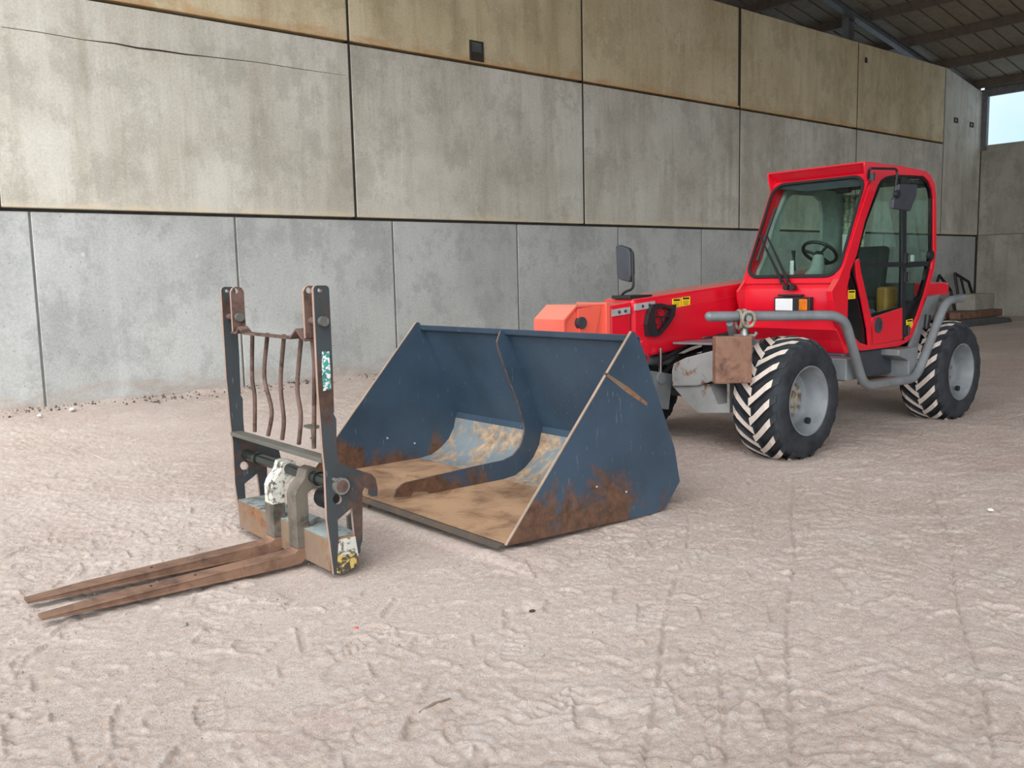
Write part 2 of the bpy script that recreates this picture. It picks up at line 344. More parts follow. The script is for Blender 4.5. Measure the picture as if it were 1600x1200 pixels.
def build_floor():
    xs = axis([(-45, -2, 4, .3), (-2, .3, .2, .02), (.3, 5.2, .0085, .010), (5.2, 11, .012, .07), (11, 31, .1, .5)])
    ys = axis([(-25, .3, 2, .03), (.3, 5.6, .0085, .010), (5.6, 13, .012, .06), (13, 21, .2, 1)])
    X, Y = np.meshgrid(xs, ys, indexing='ij')
    H = vnoise(X, Y, .35, 1)*.03+vnoise(X, Y, 1.7, 2)*.008
    rough = sst(-.25, .25, vnoise(X, Y, .55, 3)+.12)
    fine = vnoise(X, Y, 9, 4)*.005+vnoise(X, Y, 23, 5)*.006+vnoise(X, Y, 45, 6)*.006
    amp = .45+.75*rough
    sm = sst(.0, .12, X-1.85)*sst(0, .12, 3.45-X)*sst(0, .1, Y-(3.85+.1*(X-1.85)))*sst(0, .3, 5.6-Y)   # the swept patch under the forks
    cl = vnoise(X, Y, 6.5, 21)+.5*vnoise(X, Y, 13, 22); fine += .006*sst(.16, .20, cl)
    amp = amp*(1-.9*sm); H += fine*amp-.012*sm
    # lug prints along the wheel tracks: (origin, heading, width)
    def track(ox, oy, ang, half, pitch, depth, length, seed, wob=.0):
        nonlocal H
        c, s_ = math.cos(ang), math.sin(ang); u = (X-ox)*c+(Y-oy)*s_; w = -(X-ox)*s_+(Y-oy)*c+wob*np.sin(u*.8)
        ins = sst(half, half-.04, np.abs(w))*sst(0, .3, u)*sst(length, length-.4, u)
        ph = (u+np.abs(w)*.8+np.where(w > 0, pitch/2, 0))/pitch; fr = ph-np.floor(ph)
        lug = sst(.05, .12, fr)*sst(.48, .40, fr)*sst(.02, .05, np.abs(w)); k = 1.6*np.clip(vnoise(X, Y, 1.3, seed)+vnoise(X, Y, 3.1, seed+5)*.6+.2, 0, 1)
        edge = np.exp(-((np.abs(w)-half)/.025)**2)*.5*(1+vnoise(X, Y, 14, seed+1)*2)*sst(0, .3, u)*sst(length, length-.4, u)
        H += (-depth*lug*ins*k+edge*depth*.8)*(1-.85*sm)
    track(.2, 1.55, math.radians(14), .22, .19, .010, 6.0, 11, .06); track(.1, 3.2, math.radians(-4), .22, .19, .008, 2.2, 12)
    track(1.4, .55, math.radians(33), .21, .18, .009, 6, 13, .05); track(2.6, .4, math.radians(48), .20, .18, .007, 5, 14)
    track(1.2, 5.6, math.radians(8), .22, .19, .007, 9, 15); track(.3, 2.35, math.radians(58), .20, .19, .007, 7, 16)
    # crisp little ridges, lug edges and clods
    rs = np.random.RandomState(77)
    def stamp(cx, cy, r, fn):
        i0, i1 = np.searchsorted(xs, [cx-r, cx+r]); j0, j1 = np.searchsorted(ys, [cy-r, cy+r])
        if i1-i0 > 2 and j1-j0 > 2:
            sx, sy = X[i0:i1, j0:j1]-cx, Y[i0:i1, j0:j1]-cy; H[i0:i1, j0:j1] += fn(sx, sy)*(1-.9*sm[i0:i1, j0:j1])
    for q in range(1500):
        cx, cy = .5+rs.rand()**1.2*6.5, .8+rs.rand()**1.1*5.5; a0 = rs.choice([.25, .6, 1.0, 1.35, 2.4])+rs.randn()*.25; rr = .03+.09*rs.rand(); hgt = .004+.0065*rs.rand(); sp = .5+1.1*rs.rand(); kind = rs.rand()
        def arc(x, y):
            d = np.hypot(x, y); an = np.arctan2(y, x)-a0; an = (an+math.pi) % (2*math.pi)-math.pi
            return hgt*np.exp(-((d-rr)/.010)**2)*sst(sp, sp*.7, np.abs(an))-hgt*.5*sst(rr, rr*.8, d)*sst(sp*1.3, sp*.6, np.abs(an))
        def bar(x, y):
            u = x*math.cos(a0)+y*math.sin(a0); w = -x*math.sin(a0)+y*math.cos(a0)
            return -hgt*.9*sst(rr*1.2, rr*1.1, np.abs(u))*sst(.022, .014, np.abs(w))+hgt*.8*np.exp(-((w-.028)/.009)**2)*sst(rr*1.2, rr, np.abs(u))
        def clod(x, y):
            d = np.hypot(x, y)*(1+.3*np.sin(3*np.arctan2(y, x)+a0)); return hgt*1.3*sst(rr*.25, rr*.12, d)
        stamp(cx, cy, rr*1.6+.04, arc if kind < .35 else bar if kind < .7 else clod)
    # narrow trolley wheel lines on the right
    for ox, oy, tx, ty in ((2.1, 1.35, 5.9, 3.75), (1.9, 1.75, 4.6, 3.7), (2.9, 1.1, 6.4, 2.9), (1.6, 1.2, 2.9, 2.15)):
        L = math.hypot(tx-ox, ty-oy); c, s_ = (tx-ox)/L, (ty-oy)/L; u = (X-ox)*c+(Y-oy)*s_; w = -(X-ox)*s_+(Y-oy)*c+.015*np.sin(u*3)
        on = sst(-.1, .05, vnoise(u, u*0, 7, 31)+.25)
        H += (-.012*np.exp(-(w/.008)**2)+.006*np.exp(-((w-.02)/.009)**2))*on*sst(0, .1, u)*sst(L, L-.2, u)
    # boot prints
    for ox, oy, a in ((1.13, 3.18, 1.25), (.72, 2.98, 1.0), (1.9, 3.35, .4), (2.35, 2.85, .7), (2.9, 2.25, .2), (1.2, 2.45, 1.2), (2.55, 1.95, .9), (3.1, 2.7, .5), (2.15, 2.35, .1)):
        c, s_ = math.cos(a), math.sin(a); u = (X-ox)*c+(Y-oy)*s_; w = -(X-ox)*s_+(Y-oy)*c
        d = (u/.145)**2+(w/.052)**2; ins = sst(1.15, .9, d); tr = .5+.5*np.sign(np.sin(u*2*math.pi/.045+np.abs(w)*30))
        H += ins*(-.008+.008*tr)*(.5+1.5*np.clip(vnoise(X, Y, 5, 61)+.4, 0, 1))+.005*np.exp(-((np.sqrt(d)-1.12)/.12)**2)
    # ridge of sand pushed up along the bucket lip, and a bank by its far rear
    u = X-3.06; H += .016*np.exp(-(u/.06)**2)*sst(3.35, 3.65, Y)*sst(5.6, 5.2, Y)+.012*sst(.10, -.02, np.abs(X-3.2)-.12)*sst(3.4, 3.7, Y)*sst(5.5, 5.2, Y)
    H += .03*np.exp(-(((X-2.70)/.10)**2+((Y-3.15)/.07)**2))*0-.03*np.exp(-(((X-2.70)/.05)**2+((Y-3.15)/.03)**2))
    H += .05*np.exp(-((Y-12.85)/.25)**2)*(1+vnoise(X, Y, 2.5, 41)*1.2)       # dirt swept against the wall
    keep = np.ones_like(H)
    for bx0, bx1, by0, by1 in ((3.3, 4.55, 3.95, 6.3), (6.4, 7.0, 4.1, 4.6), (9.3, 9.9, 4.1, 4.7)):      # no hump above what stands there
        ins = sst(bx0-.1, bx0+.05, X)*sst(bx1+.1, bx1-.05, X)*sst(by0-.1, by0+.05, Y)*sst(by1+.1, by1-.05, Y); keep *= 1-ins
    H = H*keep-.004*(1-keep)
    nx, ny = X.shape; V = np.stack([X, Y, H], -1).reshape(-1, 3).astype(np.float32)
    I = np.arange(nx*ny).reshape(nx, ny); Q = np.stack([I[:-1, :-1], I[1:, :-1], I[1:, 1:], I[:-1, 1:]], -1).reshape(-1, 4)
    me = bpy.data.meshes.new('floor'); me.vertices.add(len(V)); me.vertices.foreach_set('co', V.ravel())
    me.loops.add(Q.size); me.loops.foreach_set('vertex_index', Q.ravel().astype(np.int32)); me.polygons.add(len(Q))
    me.polygons.foreach_set('loop_start', np.arange(0, Q.size, 4, dtype=np.int32)); me.polygons.foreach_set('loop_total', np.full(len(Q), 4, np.int32))
    me.update(calc_edges=True); me.polygons.foreach_set('use_smooth', np.ones(len(Q), bool)); me.materials.append(M['floor'])
    o = bpy.data.objects.new('floor', me); COL.objects.link(o); ORG['floor'] = Vector((0, 0, 0)); struct(o, 'pale pinkish sandy floor with tyre and boot prints', 'floor')
    return o
floor = build_floor()

# ------------------------------------------------------------------ walls
YW, XE = 12.85, 30.55
wb = MB().box(-4, XE+.2, YW+.10, YW+.30, -.2, 7.45)
wall = struct(mesh_obj('wall_back', wb, 'backing'), 'long wall of stacked precast concrete panels', 'wall')
def panel(x0, x1, z0, z1, mat, y0, par=wall, top=None):
    g = .012 if z0 < 1 else .02; mb = MB()
    if top is None: pts = [(x0+g, z0+g), (x1-g, z0+g), (x1-g, z1-g), (x0+g, z1-g)]
    else: pts = [(x0+g, z0+g), (x1-g, z0+g), (x1-g, top), (x0+g, z1)]
    mb.prism(pts, 'y', y0, YW+.12)
    return mesh_obj('concrete_panel', mb, mat, par, bevel=.012)
lowj = [-2.76+2.731*i for i in range(13)]; lowj[-1] = XE
for a, b in zip(lowj[:-1], lowj[1:]): panel(a, b, -.1, 2.585, 'con_low', YW)
hij = [-2.85, 2.36, 7.45, 12.61, 17.69, 22.87, 27.93]
for i, (a, b) in enumerate(zip(hij[:-1], hij[1:])):
    panel(a, b, 2.60, 5.335, 'con_mid', YW-.05)
    p = panel(a, b, 5.345, 7.59, 'con_top', YW-.05)
lastp = panel(27.93, XE, 2.60, 7.58, 'con_mid', YW-.05, top=7.13)
# filler strips in the upright joints
for x in hij[1:]:
    for z0, z1 in ((2.61, 5.33), (5.35, 7.57)): mesh_obj('joint_filler', MB().box(x-.021, x+.021, YW-.044, YW+.11, z0, z1), 'joint', wall)
for x in lowj[1:-1]: mesh_obj('joint_filler', MB().box(x-.013, x+.013, YW+.006, YW+.11, -.1, 2.575), 'joint_grey', wall)
# dark strip painting the shade of a broad open slot at one joint
mesh_obj('joint_filler', MB().box(17.60, 17.68, YW-.055, YW-.02, 5.40, 7.58), 'joint', wall)
c = PY(744, 80, YW-.05)
mesh_obj('socket_recess', MB().ring([(c.x-.15, c.z-.17), (c.x+.15, c.z-.17), (c.x+.15, c.z+.17), (c.x-.15, c.z+.17)], [[(c.x-.12, c.z-.14), (c.x+.12, c.z-.14), (c.x+.12, c.z+.14), (c.x-.12, c.z+.14)]], 'y', YW-.075, YW-.04), 'cavity', wall)
mesh_obj('socket_bracket', MB().box(c.x-.11, c.x+.11, YW-.066, YW-.052, c.z-.02, c.z+.13), 'galv', wall)
mesh_obj('socket_recess', MB().box(c.x-.12, c.x+.12, YW-.06, YW-.05, c.z-.14, c.z+.0), 'cavity', wall)
for px, py in ((1493.5, 188), (1518, 195)):
    c = PY(px, py, YW-.05)
    mesh_obj('socket_recess', MB().ring([(c.x-.14, c.z-.08), (c.x+.14, c.z-.08), (c.x+.14, c.z+.08), (c.x-.14, c.z+.08)], [[(c.x-.05, c.z-.03), (c.x+.05, c.z-.03), (c.x+.05, c.z+.03), (c.x-.05, c.z+.03)]], 'y', YW-.062, YW-.045), 'cavity', wall)
c = PY(1353, 94, YW-.05); mesh_obj('socket_recess', MB().box(c.x-.06, c.x+.06, YW-.06, YW-.045, c.z-.07, c.z+.07), 'cavity', wall)
for px, py in ((130, 398), (307, 399), (432, 399), (567, 400)):
    c = PY(px, py, YW); mesh_obj('tie_plug', MB().cyl((c.x, YW-.004, c.z), (c.x, YW+.02, c.z), .03, 14), 'plug', wall)
ck = [PY(a, b, YW-.051) for a, b in ((2, 42), (60, 50), (130, 62), (180, 68), (215, 75), (250, 79), (290, 85), (320, 88), (400, 97), (470, 108), (540, 118))]
mesh_obj('surface_crack', MB().tube(ck, [.003, .004, .004, .009, .012, .012, .010, .006, .004, .004, .002], 5), 'joint', wall)
# end wall with the high open strip
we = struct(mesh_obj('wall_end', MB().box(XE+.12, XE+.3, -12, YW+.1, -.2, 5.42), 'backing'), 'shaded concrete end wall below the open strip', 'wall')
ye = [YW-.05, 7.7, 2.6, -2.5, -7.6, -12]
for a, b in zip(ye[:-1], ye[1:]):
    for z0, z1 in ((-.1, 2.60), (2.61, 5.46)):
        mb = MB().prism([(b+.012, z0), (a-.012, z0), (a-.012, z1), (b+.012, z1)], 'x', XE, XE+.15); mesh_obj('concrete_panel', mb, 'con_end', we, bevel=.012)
struct(mesh_obj('trim_1', MB().box(XE-.05, XE+.12, YW-.22, YW+.02, 5.3, 7.2).box(XE-.02, XE+.10, -12, YW-.1, 6.98, 7.46), 'steel', bevel=.01), 'grey steel corner post and eaves beam framing the open strip', 'steel post')
# off-camera wall behind the viewer, its length shaped for the light
struct(mesh_obj('wall_near', MB().box(12, XE+.2, -12.3, -12, -.2, 11), 'con_end'), 'unseen concrete wall behind the viewer, cut back to let light in', 'wall')
struct(mesh_obj('wall_outer', MB().box(-3, XE+.2, 20, 20.2, -.2, 11), 'sheet'), 'dark sheeting of the bay beyond the panel wall', 'wall')

# ------------------------------------------------------------------ roof
SL, ZE, XR, XO = .172, 7.17, 13.8, 1.4      # slope, eaves, ridge, edge of the roof over the open side
def rz(x): return ZE+SL*(XE-x) if x > XR else ZE+SL*(XE-XR)-SL*(XR-x)
ceil = struct(mesh_obj('ceiling', MB().prism([(XE+.5, rz(XE+.5)+.33), (XR, rz(XR)+.33), (XO, rz(XO)+.33), (XO, rz(XO)+.37), (XR, rz(XR)+.37), (XE+.5, rz(XE+.5)+.37)], 'y', -12.3, 20.2), 'roofskin'), 'dark pitched roof underside of ribbed sheets on purlins', 'roof')
def ribsheet(y0, y1):
    mb = MB(); prof = []; y = y0
    while y < y1-1e-6:
        prof += [(y, 0), (y+.445, 0), (y+.447, .085), (y+.498, .085)]; y += .5
    prof.append((y1, 0)); n = len(prof)
    vs = []
    for x in (XE+.4, XR):
        vs += [(x, p[0], rz(x)+.24+p[1]) for p in prof]
    return mb.add(vs, [(i, i+1, n+i+1, n+i) for i in range(n-1)])
sheet0 = mesh_obj('roof_sheet', ribsheet(0, 1.0), 'sheet', ceil)
for k in range(-6, 20):
    o = sheet0 if k == 0 else sheet0.copy()
    if k: COL.objects.link(o); o.parent = ceil
    o.location = (0, float(k), 0)
for x in (30.25, 28.15, 26.0, 23.85, 21.7, 19.55, 17.4, 15.25):
    z = rz(x)
    mesh_obj('purlin', MB().box(x-.05, x+.05, -12, 20, z+.0, z+.23), 'purlin', ceil)
for yy in (YW+.12, 1.6):
    mb = MB(); a, b = XE, XR
    for off, th, wd in ((-.02, .02, .09), (-.16, .14, .012), (-.18, .02, .09)):
        mb.prism([(a, rz(a)+off), (b, rz(b)+off), (b, rz(b)+off+th), (a, rz(a)+off+th)], 'y', yy-wd+.12, yy+wd+.12)
    if yy > 5: mesh_obj('rafter', mb, 'steel', ceil)
c = PY(1326, 40, YW+.4)
mesh_obj('steel_column', MB().box(c.x-.16, c.x-.13, YW+.32, YW+.5, 0, rz(c.x)-.05).box(c.x+.13, c.x+.16, YW+.32, YW+.5, 0, rz(c.x)-.05).box(c.x-.13, c.x+.13, YW+.40, YW+.42, 0, rz(c.x)-.05), 'steel', ceil)

# ------------------------------------------------------------------ loader bucket
BY0, BY1 = 3.88, 6.36
bk = root('loader_bucket', 'large dark blue steel loader bucket with rusty floor lying in front of the telehandler', 'bucket', (3.9, 5.1, 0))
SIDE = [(3.16, .055), (3.35, .045), (4.50, .0), (4.57, .03), (4.71, .18), (4.655, .42), (4.335, 1.13), (4.262, 1.235), (4.235, 1.235)]
for y0, nm in ((BY0, 0), (BY1-.016, 1)):
    o = mesh_obj('side_plate', MB().prism(SIDE, 'y', y0, y0+.016, 0, 0), 'bucket', bk, bevel=.002)
    # bare bevelled strip along the front rim
    a, b = Vector((3.16, 0, .055)), Vector((4.235, 0, 1.235)); n = Vector((-(b-a).z, 0, (b-a).x)).normalized()*.006
    q = [(a.x, a.z), (b.x, b.z), (b.x+n.x, b.z+n.z), (a.x+n.x, a.z+n.z)]
    mesh_obj('rim_edge', MB().prism(q, 'y', y0-.001, y0+.017), 'bare_edge', o)
def shell(prof, th, name, mat, bev=0):
    n = len(prof); inn = []
    for i, p in enumerate(prof):
        a = Vector(prof[max(0, i-1)]); b = Vector(prof[min(n-1, i+1)]); t = (b-a).normalized(); inn.append((p[0]+t.y*th, p[1]-t.x*th))
    return mesh_obj(name, MB().prism(list(prof)+inn[::-1], 'y', BY0+.016, BY1-.016), mat, bk, smooth=True)
shell([(3.16, .07), (3.7, .066), (4.22, .062)], .012, 'floor_plate', 'bucket_floor')
shell([(4.22, .062), (4.34, .075), (4.44, .12), (4.53, .19), (4.59, .28), (4.615, .37)], .012, 'bend_plate', 'bucket_bend')
shell([(4.615, .37), (4.632, .42), (4.53, .67), (4.42, .92), (4.302, 1.19)], .012, 'back_plate', 'bucket')
mesh_obj('top_rail', MB().prism([(4.262, 1.17), (4.335, 1.15), (4.335, 1.195), (4.245, 1.215)], 'y', BY0+.016, BY1-.016), 'bucket', bk, bevel=.006)
mesh_obj('cutting_edge', MB().prism([(3.10, .045), (3.34, .042), (3.34, .064), (3.14, .066)], 'y', BY0+.02, BY1-.02), 'edge_dark', bk)
YD = 5.20
dv = [(782.5, 517), (777, 533.4), (779, 545), (782.5, 555), (795, 590), (809, 626), (819, 662), (820, 672), (819, 679.5), (816, 691), (811, 701), (801, 712), (788, 719), (741.5, 729), (690, 741), (634.7, 754), (627, 758), (620.4, 765), (615, 777.5),
      (642, 775.7), (646, 769), (668, 768), (674, 772), (702, 769), (706, 765), (732, 763), (738, 766), (781, 760), (816, 757), (833, 729), (845, 701), (852, 670.6), (843, 647), (822, 601), (802, 551), (792, 520)]
mesh_obj('divider_rib', MB().prism([(x+.03*min(1, max(0, (z-.3)/.3))*(k > 27), z) for k, (x, z) in enumerate(pl(dv, YD))], 'y', YD, YD+.016, 0, 1), ['bucket', 'rod'], bk)
for k, (x, z) in enumerate(((3.9, .28), (4.17, .20))):
    mesh_obj('rivet', MB().cyl((x, BY0-.004, z), (x, BY0+.004, z), .007, 8), 'silver', bk)
    mesh_obj('rivet', MB().cyl((x, BY1-.022, z), (x, BY1-.012, z), .009, 8), 'silver', bk)
q = pl([(943, 584), (947, 582), (985, 607), (1012, 630), (1010, 634), (980, 614)], BY0)
mesh_obj('rust_streak', MB().prism(q, 'y', BY0-.001, BY0+.002), 'bar_rust', bk)
# mounting brackets on the outside of the back
for y in (4.75, 5.55): mesh_obj('mounting_bracket', MB().prism([(4.425, .95), (4.70, .95), (4.85, .55), (4.80, .28), (4.66, .40), (4.646, .43), (4.545, .67)], 'y', y, y+.03), 'bucket', bk)

# ------------------------------------------------------------------ pallet fork carriage
FY0, FY1 = 4.236, 5.46
fk = root('pallet_fork_carriage', 'rusty pallet fork carriage with two forks lying left of the bucket', 'pallet forks', (2.3, 4.85, 0))
NEAR = [(489.7, 452), (491, 448), (495, 446), (509, 446), (513, 448), (514.4, 452), (517, 510), (520, 574), (522, 644), (521, 646), (525.5, 655), (526, 690), (527.5, 714), (531, 723), (539, 727), (580.6, 741), (587, 748), (590, 762), (590, 775), (580.6, 776), (575, 771.6), (575, 764), (570, 761), (566.5, 768),
        (566.5, 844), (558, 872), (557, 885), (535, 899.5), (526, 901), (522, 898), (516, 850), (511, 812), (508, 736), (504, 698), (501.5, 660), (497.5, 614.6)]
CUT = [(527.5, 813), (550, 793), (554.5, 838), (529, 843)]
def circ(cx, cy, r, n=12, ry=None): return [(cx+r*math.cos(2*math.pi*k/n), cy+(ry or r)*math.sin(2*math.pi*k/n)) for k in range(n)]
prof = pl(NEAR, FY0); holes = [pl(CUT, FY0), pl(circ(527, 780, 7.2, 12, 8), FY0), pl(circ(499.5, 453.5, 3.4), FY0)]
prof = [(x, max(z, .012)) for x, z in prof]
for y0 in (FY0, FY1): mesh_obj('side_plate', MB().ring(prof, holes, 'y', y0, y0+.022, 0, 1), ['plate', 'cutedge'], fk)
# flaking white and yellow paint low on the near plate
mesh_obj('paint_patch', MB().prism(pl([(529, 843), (555, 838), (560, 868), (556, 871), (528, 872)], FY0), 'y', FY0-.002, FY0+.0005), 'whitepaint', fk)
mesh_obj('paint_patch', MB().prism(pl([(528, 868), (557, 864), (557, 884), (534, 896), (526, 895)], FY0), 'y', FY0-.0025, FY0+.0005), 'yellowpaint', fk)
mesh_obj('decal', MB().prism(pl([(503, 549), (514, 549), (516, 580), (517, 608), (505, 611), (503, 580)], FY0), 'y', FY0-.002, FY0+.0005), 'decal', fk)
# short inner ears
def ear(y0, lowz):
    x0, x1 = prof[0][0]+.003, prof[5][0]-.005
    zt = prof[3][1]; pts = [(x0, lowz), (x1, lowz), (x1, zt-.03), (x1-.012, zt-.008), (x1-.03, zt), (x0+.03, zt), (x0+.012, zt-.008), (x0, zt-.03)]
    hx, hz = holes[2][0]; cx = sum(p[0] for p in holes[2])/12; cz = sum(p[1] for p in holes[2])/12
    return MB().ring(pts, [[(cx+.017*math.cos(k*.5236), cz+.017*math.sin(k*.5236)) for k in range(12)]], 'y', y0, y0+.02, 0, 1)
YI0, YI1 = FY0+.12, FY1-.14
for y0 in (YI0, YI1): mesh_obj('pivot_ear', ear(y0, 1.30), ['rod', 'cutedge'], fk)
pz = PY(503, 502, FY0)
for ya, yb, yh in ((FY0-.03, YI0+.05, FY0-.03), (YI1-.035, FY1+.03, YI1-.035)):
    o = mesh_obj('ear_pin', MB().cyl((pz.x, ya+.02, pz.z), (pz.x, yb, pz.z), .020, 14), 'rod', fk, smooth=True)
    mesh_obj('pin_head', MB().cyl((pz.x, ya, pz.z), (pz.x, ya+.03, pz.z), .027, 14), 'plate_grey', o, smooth=True)
# top strip, folded at its ends
xt = prof[0][0]+.035; zt = 1.305
st = [(YI1+.02, zt), (YI1-.06, zt), (YI1-.10, zt+.035), (YI1-.16, zt), (YI0+.18, zt-.005), (YI0+.10, zt+.045), (YI0+.05, zt+.01), (YI0+.0, zt-.01)]
mesh_obj('top_strip', MB().prism(st+[(y, z-.012) for y, z in st[::-1]], 'x', xt-.04, xt+.02), ['rod'], fk)
# guard rods, bent with use
XRD = 2.275
RODS = [[(394, 514), (394, 588), (398, 621), (399, 691)], [(417.6, 515), (413, 588), (424.4, 641), (420, 697)], [(443.5, 517), (438.4, 599), (443.5, 655), (442, 707)], [(470.5, 518), (464.5, 603), (470, 650), (468, 715)], [(487, 518), (491, 565), (491, 621), (491.7, 724)]]
for rd in RODS:
    p = [PX(a, b, XRD) for a, b in rd]; p[-1].z = .675; p[0].z = 1.30
    mesh_obj('guard_rod', MB().tube(smoothpath(p, 6), .0125, 10), 'rod', fk, smooth=True)
# shelf, shaft, lower beam
sn = PY(508, 735, FY0+.03); 
mesh_obj('shelf_plate', MB().box(sn.x-.03, sn.x+.045, FY0+.02, FY1+.005, .635, .66), 'plate_grey', fk, bevel=.003)
pc = PY(530.7, 758.6, FY0)
sh = mesh_obj('fork_shaft', MB().cyl((pc.x, FY0-.012, pc.z), (pc.x, FY1+.03, pc.z), .033, 20), 'shaft', fk, smooth=True)
mesh_obj('shaft_collar', MB().cyl((pc.x, FY0-.03, pc.z), (pc.x, FY0-.0005, pc.z), .046, 24).cyl((pc.x-.035, FY0-.03, pc.z+.04), (pc.x-.035, FY0, pc.z+.04), .011, 10), 'pin', sh, smooth=True)
mesh_obj('shaft_collar', MB().cyl((pc.x, FY0-.034, pc.z), (pc.x, FY0-.029, pc.z), .034, 24), 'rod', sh, smooth=True)
for y in (FY0+.23, FY1-.2): mesh_obj('shaft_collar', MB().cyl((pc.x, y, pc.z), (pc.x, y+.02, pc.z), .042, 20), 'shaft', sh, smooth=True)
XB = prof[31][0]-.02
mesh_obj('lower_beam', MB().box(2.22, 2.40, FY0+.02, FY1+.003, .03, .21, 0), 'bar_rust', fk, bevel=.004)
mesh_obj('beam_top', MB().box(2.222, 2.398, FY0+.022, FY1, .211, .214), 'bluegrey', fk)
mesh_obj('rear_foot', MB().prism([(2.40, .03), (2.47, .06), (2.48, .22), (2.43, .30), (2.40, .28)], 'y', FY0+.12, FY0+.14), 'plate_grey', fk)
mesh_obj('rubber_buffer', MB().tube([(2.38, 4.47, .36), (2.38, 4.50, .36), (2.38, 4.60, .36), (2.38, 4.62, .36)], [.05, .062, .062, .05], 18), 'black', fk, smooth=True)
bt = PX(489, 690, 2.36)
mesh_obj('latch_bolt', MB().cyl((bt.x, bt.y, .66), (bt.x, bt.y, .76), .009, 8).cyl((bt.x, bt.y, .695), (bt.x, bt.y, .705), .016, 8).box(bt.x-.03, bt.x+.03, bt.y-.05, bt.y+.05, .76, .775), 'plate_grey', fk)
def fork_tine(y0, y1, xt, painted):
    xs, z0, th = 2.155, .022, .042
    p = [(xt, .034), (xt+.3, .026), (xs-.05, .008), (xs+.04, .012), (xs+.08, z0+.02), (xs+.10, z0+.06), (xs+.10, .10), (xs+.02, .10), (xs+.01, .09), (xs-.01, .084), (xs-.06, .080), (xt+.3, .062), (xt, .050)]
    o = mesh_obj('fork_tine', MB().prism(p, 'y', y0, y1), 'fork', fk, bevel=.005)
    me = o.data; yc = (y0+y1)/2-ORG[o.name].y
    for v in me.vertices:                      # tapered tip in plan
        if v.co.x+ORG[o.name].x < xt+.02: v.co.y = yc+(v.co.y-yc)*.72
    top = [(xs+.10, pc.z-.09), (pc.x+.045, pc.z-.045), (pc.x+.052, pc.z), (pc.x+.04, pc.z+.04), (pc.x, pc.z+.055), (pc.x-.04, pc.z+.045), (pc.x-.055, pc.z), (xs+.035, pc.z-.055), (xs+.02, pc.z-.09)]
    k = mesh_obj('shank', MB().prism([(xs+.02, .10), (xs+.10, .10)]+([(xs+.10, pc.z-.20), (xs+.02, pc.z-.20)] if painted else top), 'y', y0+.002, y1-.002), 'fork_shank', o, bevel=.005)
    if painted: mesh_obj('painted_sleeve', MB().prism([(xs+.02, pc.z-.20), (xs+.10, pc.z-.20)]+top, 'y', y0+.002, y1-.002), 'whitepaint', o, bevel=.005)
    for dx in ((.62,) if painted else (.52, .75)):
        mesh_obj('drilled_hole', MB().cyl((xt+dx, (y0+y1)/2, .05), (xt+dx, (y0+y1)/2, .0655+.013*dx), .007, 10), 'hole_dark', o)  # dark disc paints the shade of a drilled hole
fork_tine(4.54, 4.65, .86, False); fork_tine(4.84, 4.95, .86, True)

# ------------------------------------------------------------------ telehandler
TX = 8.2
th = root('telehandler', 'red telehandler with grey guard bars and chunky tyres parked along the panel wall', 'telehandler', (TX, 5.13, 0))
CY0, CY1 = 4.30, 5.33
# wheels
def lug_mesh(side, cx, cy, cz, R, hw):
    # one bar from near the centre line out over the shoulder, bending forward
    mb = MB(); n = 7; vs = []
    for i in range(n):
        t = i/(n-1); w = side*(-.012+(hw+.012)*t) ; da = .04+.42*t**1.15
        rr = R-.012*t*t-(.035 if t > .95 else 0)-(.012 if t > .8 else 0); half = (.058+.014*t)/R*.5*(1.25 if i == 0 else 1)
        for (aa, r2) in ((da-half*1.25, rr-.045), (da-half, rr), (da+half, rr), (da+half*1.25, rr-.045)):
            vs.append((-r2*math.cos(aa), w, r2*math.sin(aa)))
    fs = []; mi = []
    for i in range(n-1):
        o = i*4
        fs += [(o, o+1, o+5, o+4), (o+1, o+2, o+6, o+5), (o+2, o+3, o+7, o+6)]; mi += [1, 0 if i < n-2 else 1, 1]
    fs += [(0, 3, 2, 1), ((n-1)*4, (n-1)*4+1, (n-1)*4+2, (n-1)*4+3)]; mi += [1, 1]
    mb.v = vs; mb.f = fs; mb.mi = mi; return mb
LUG = {}
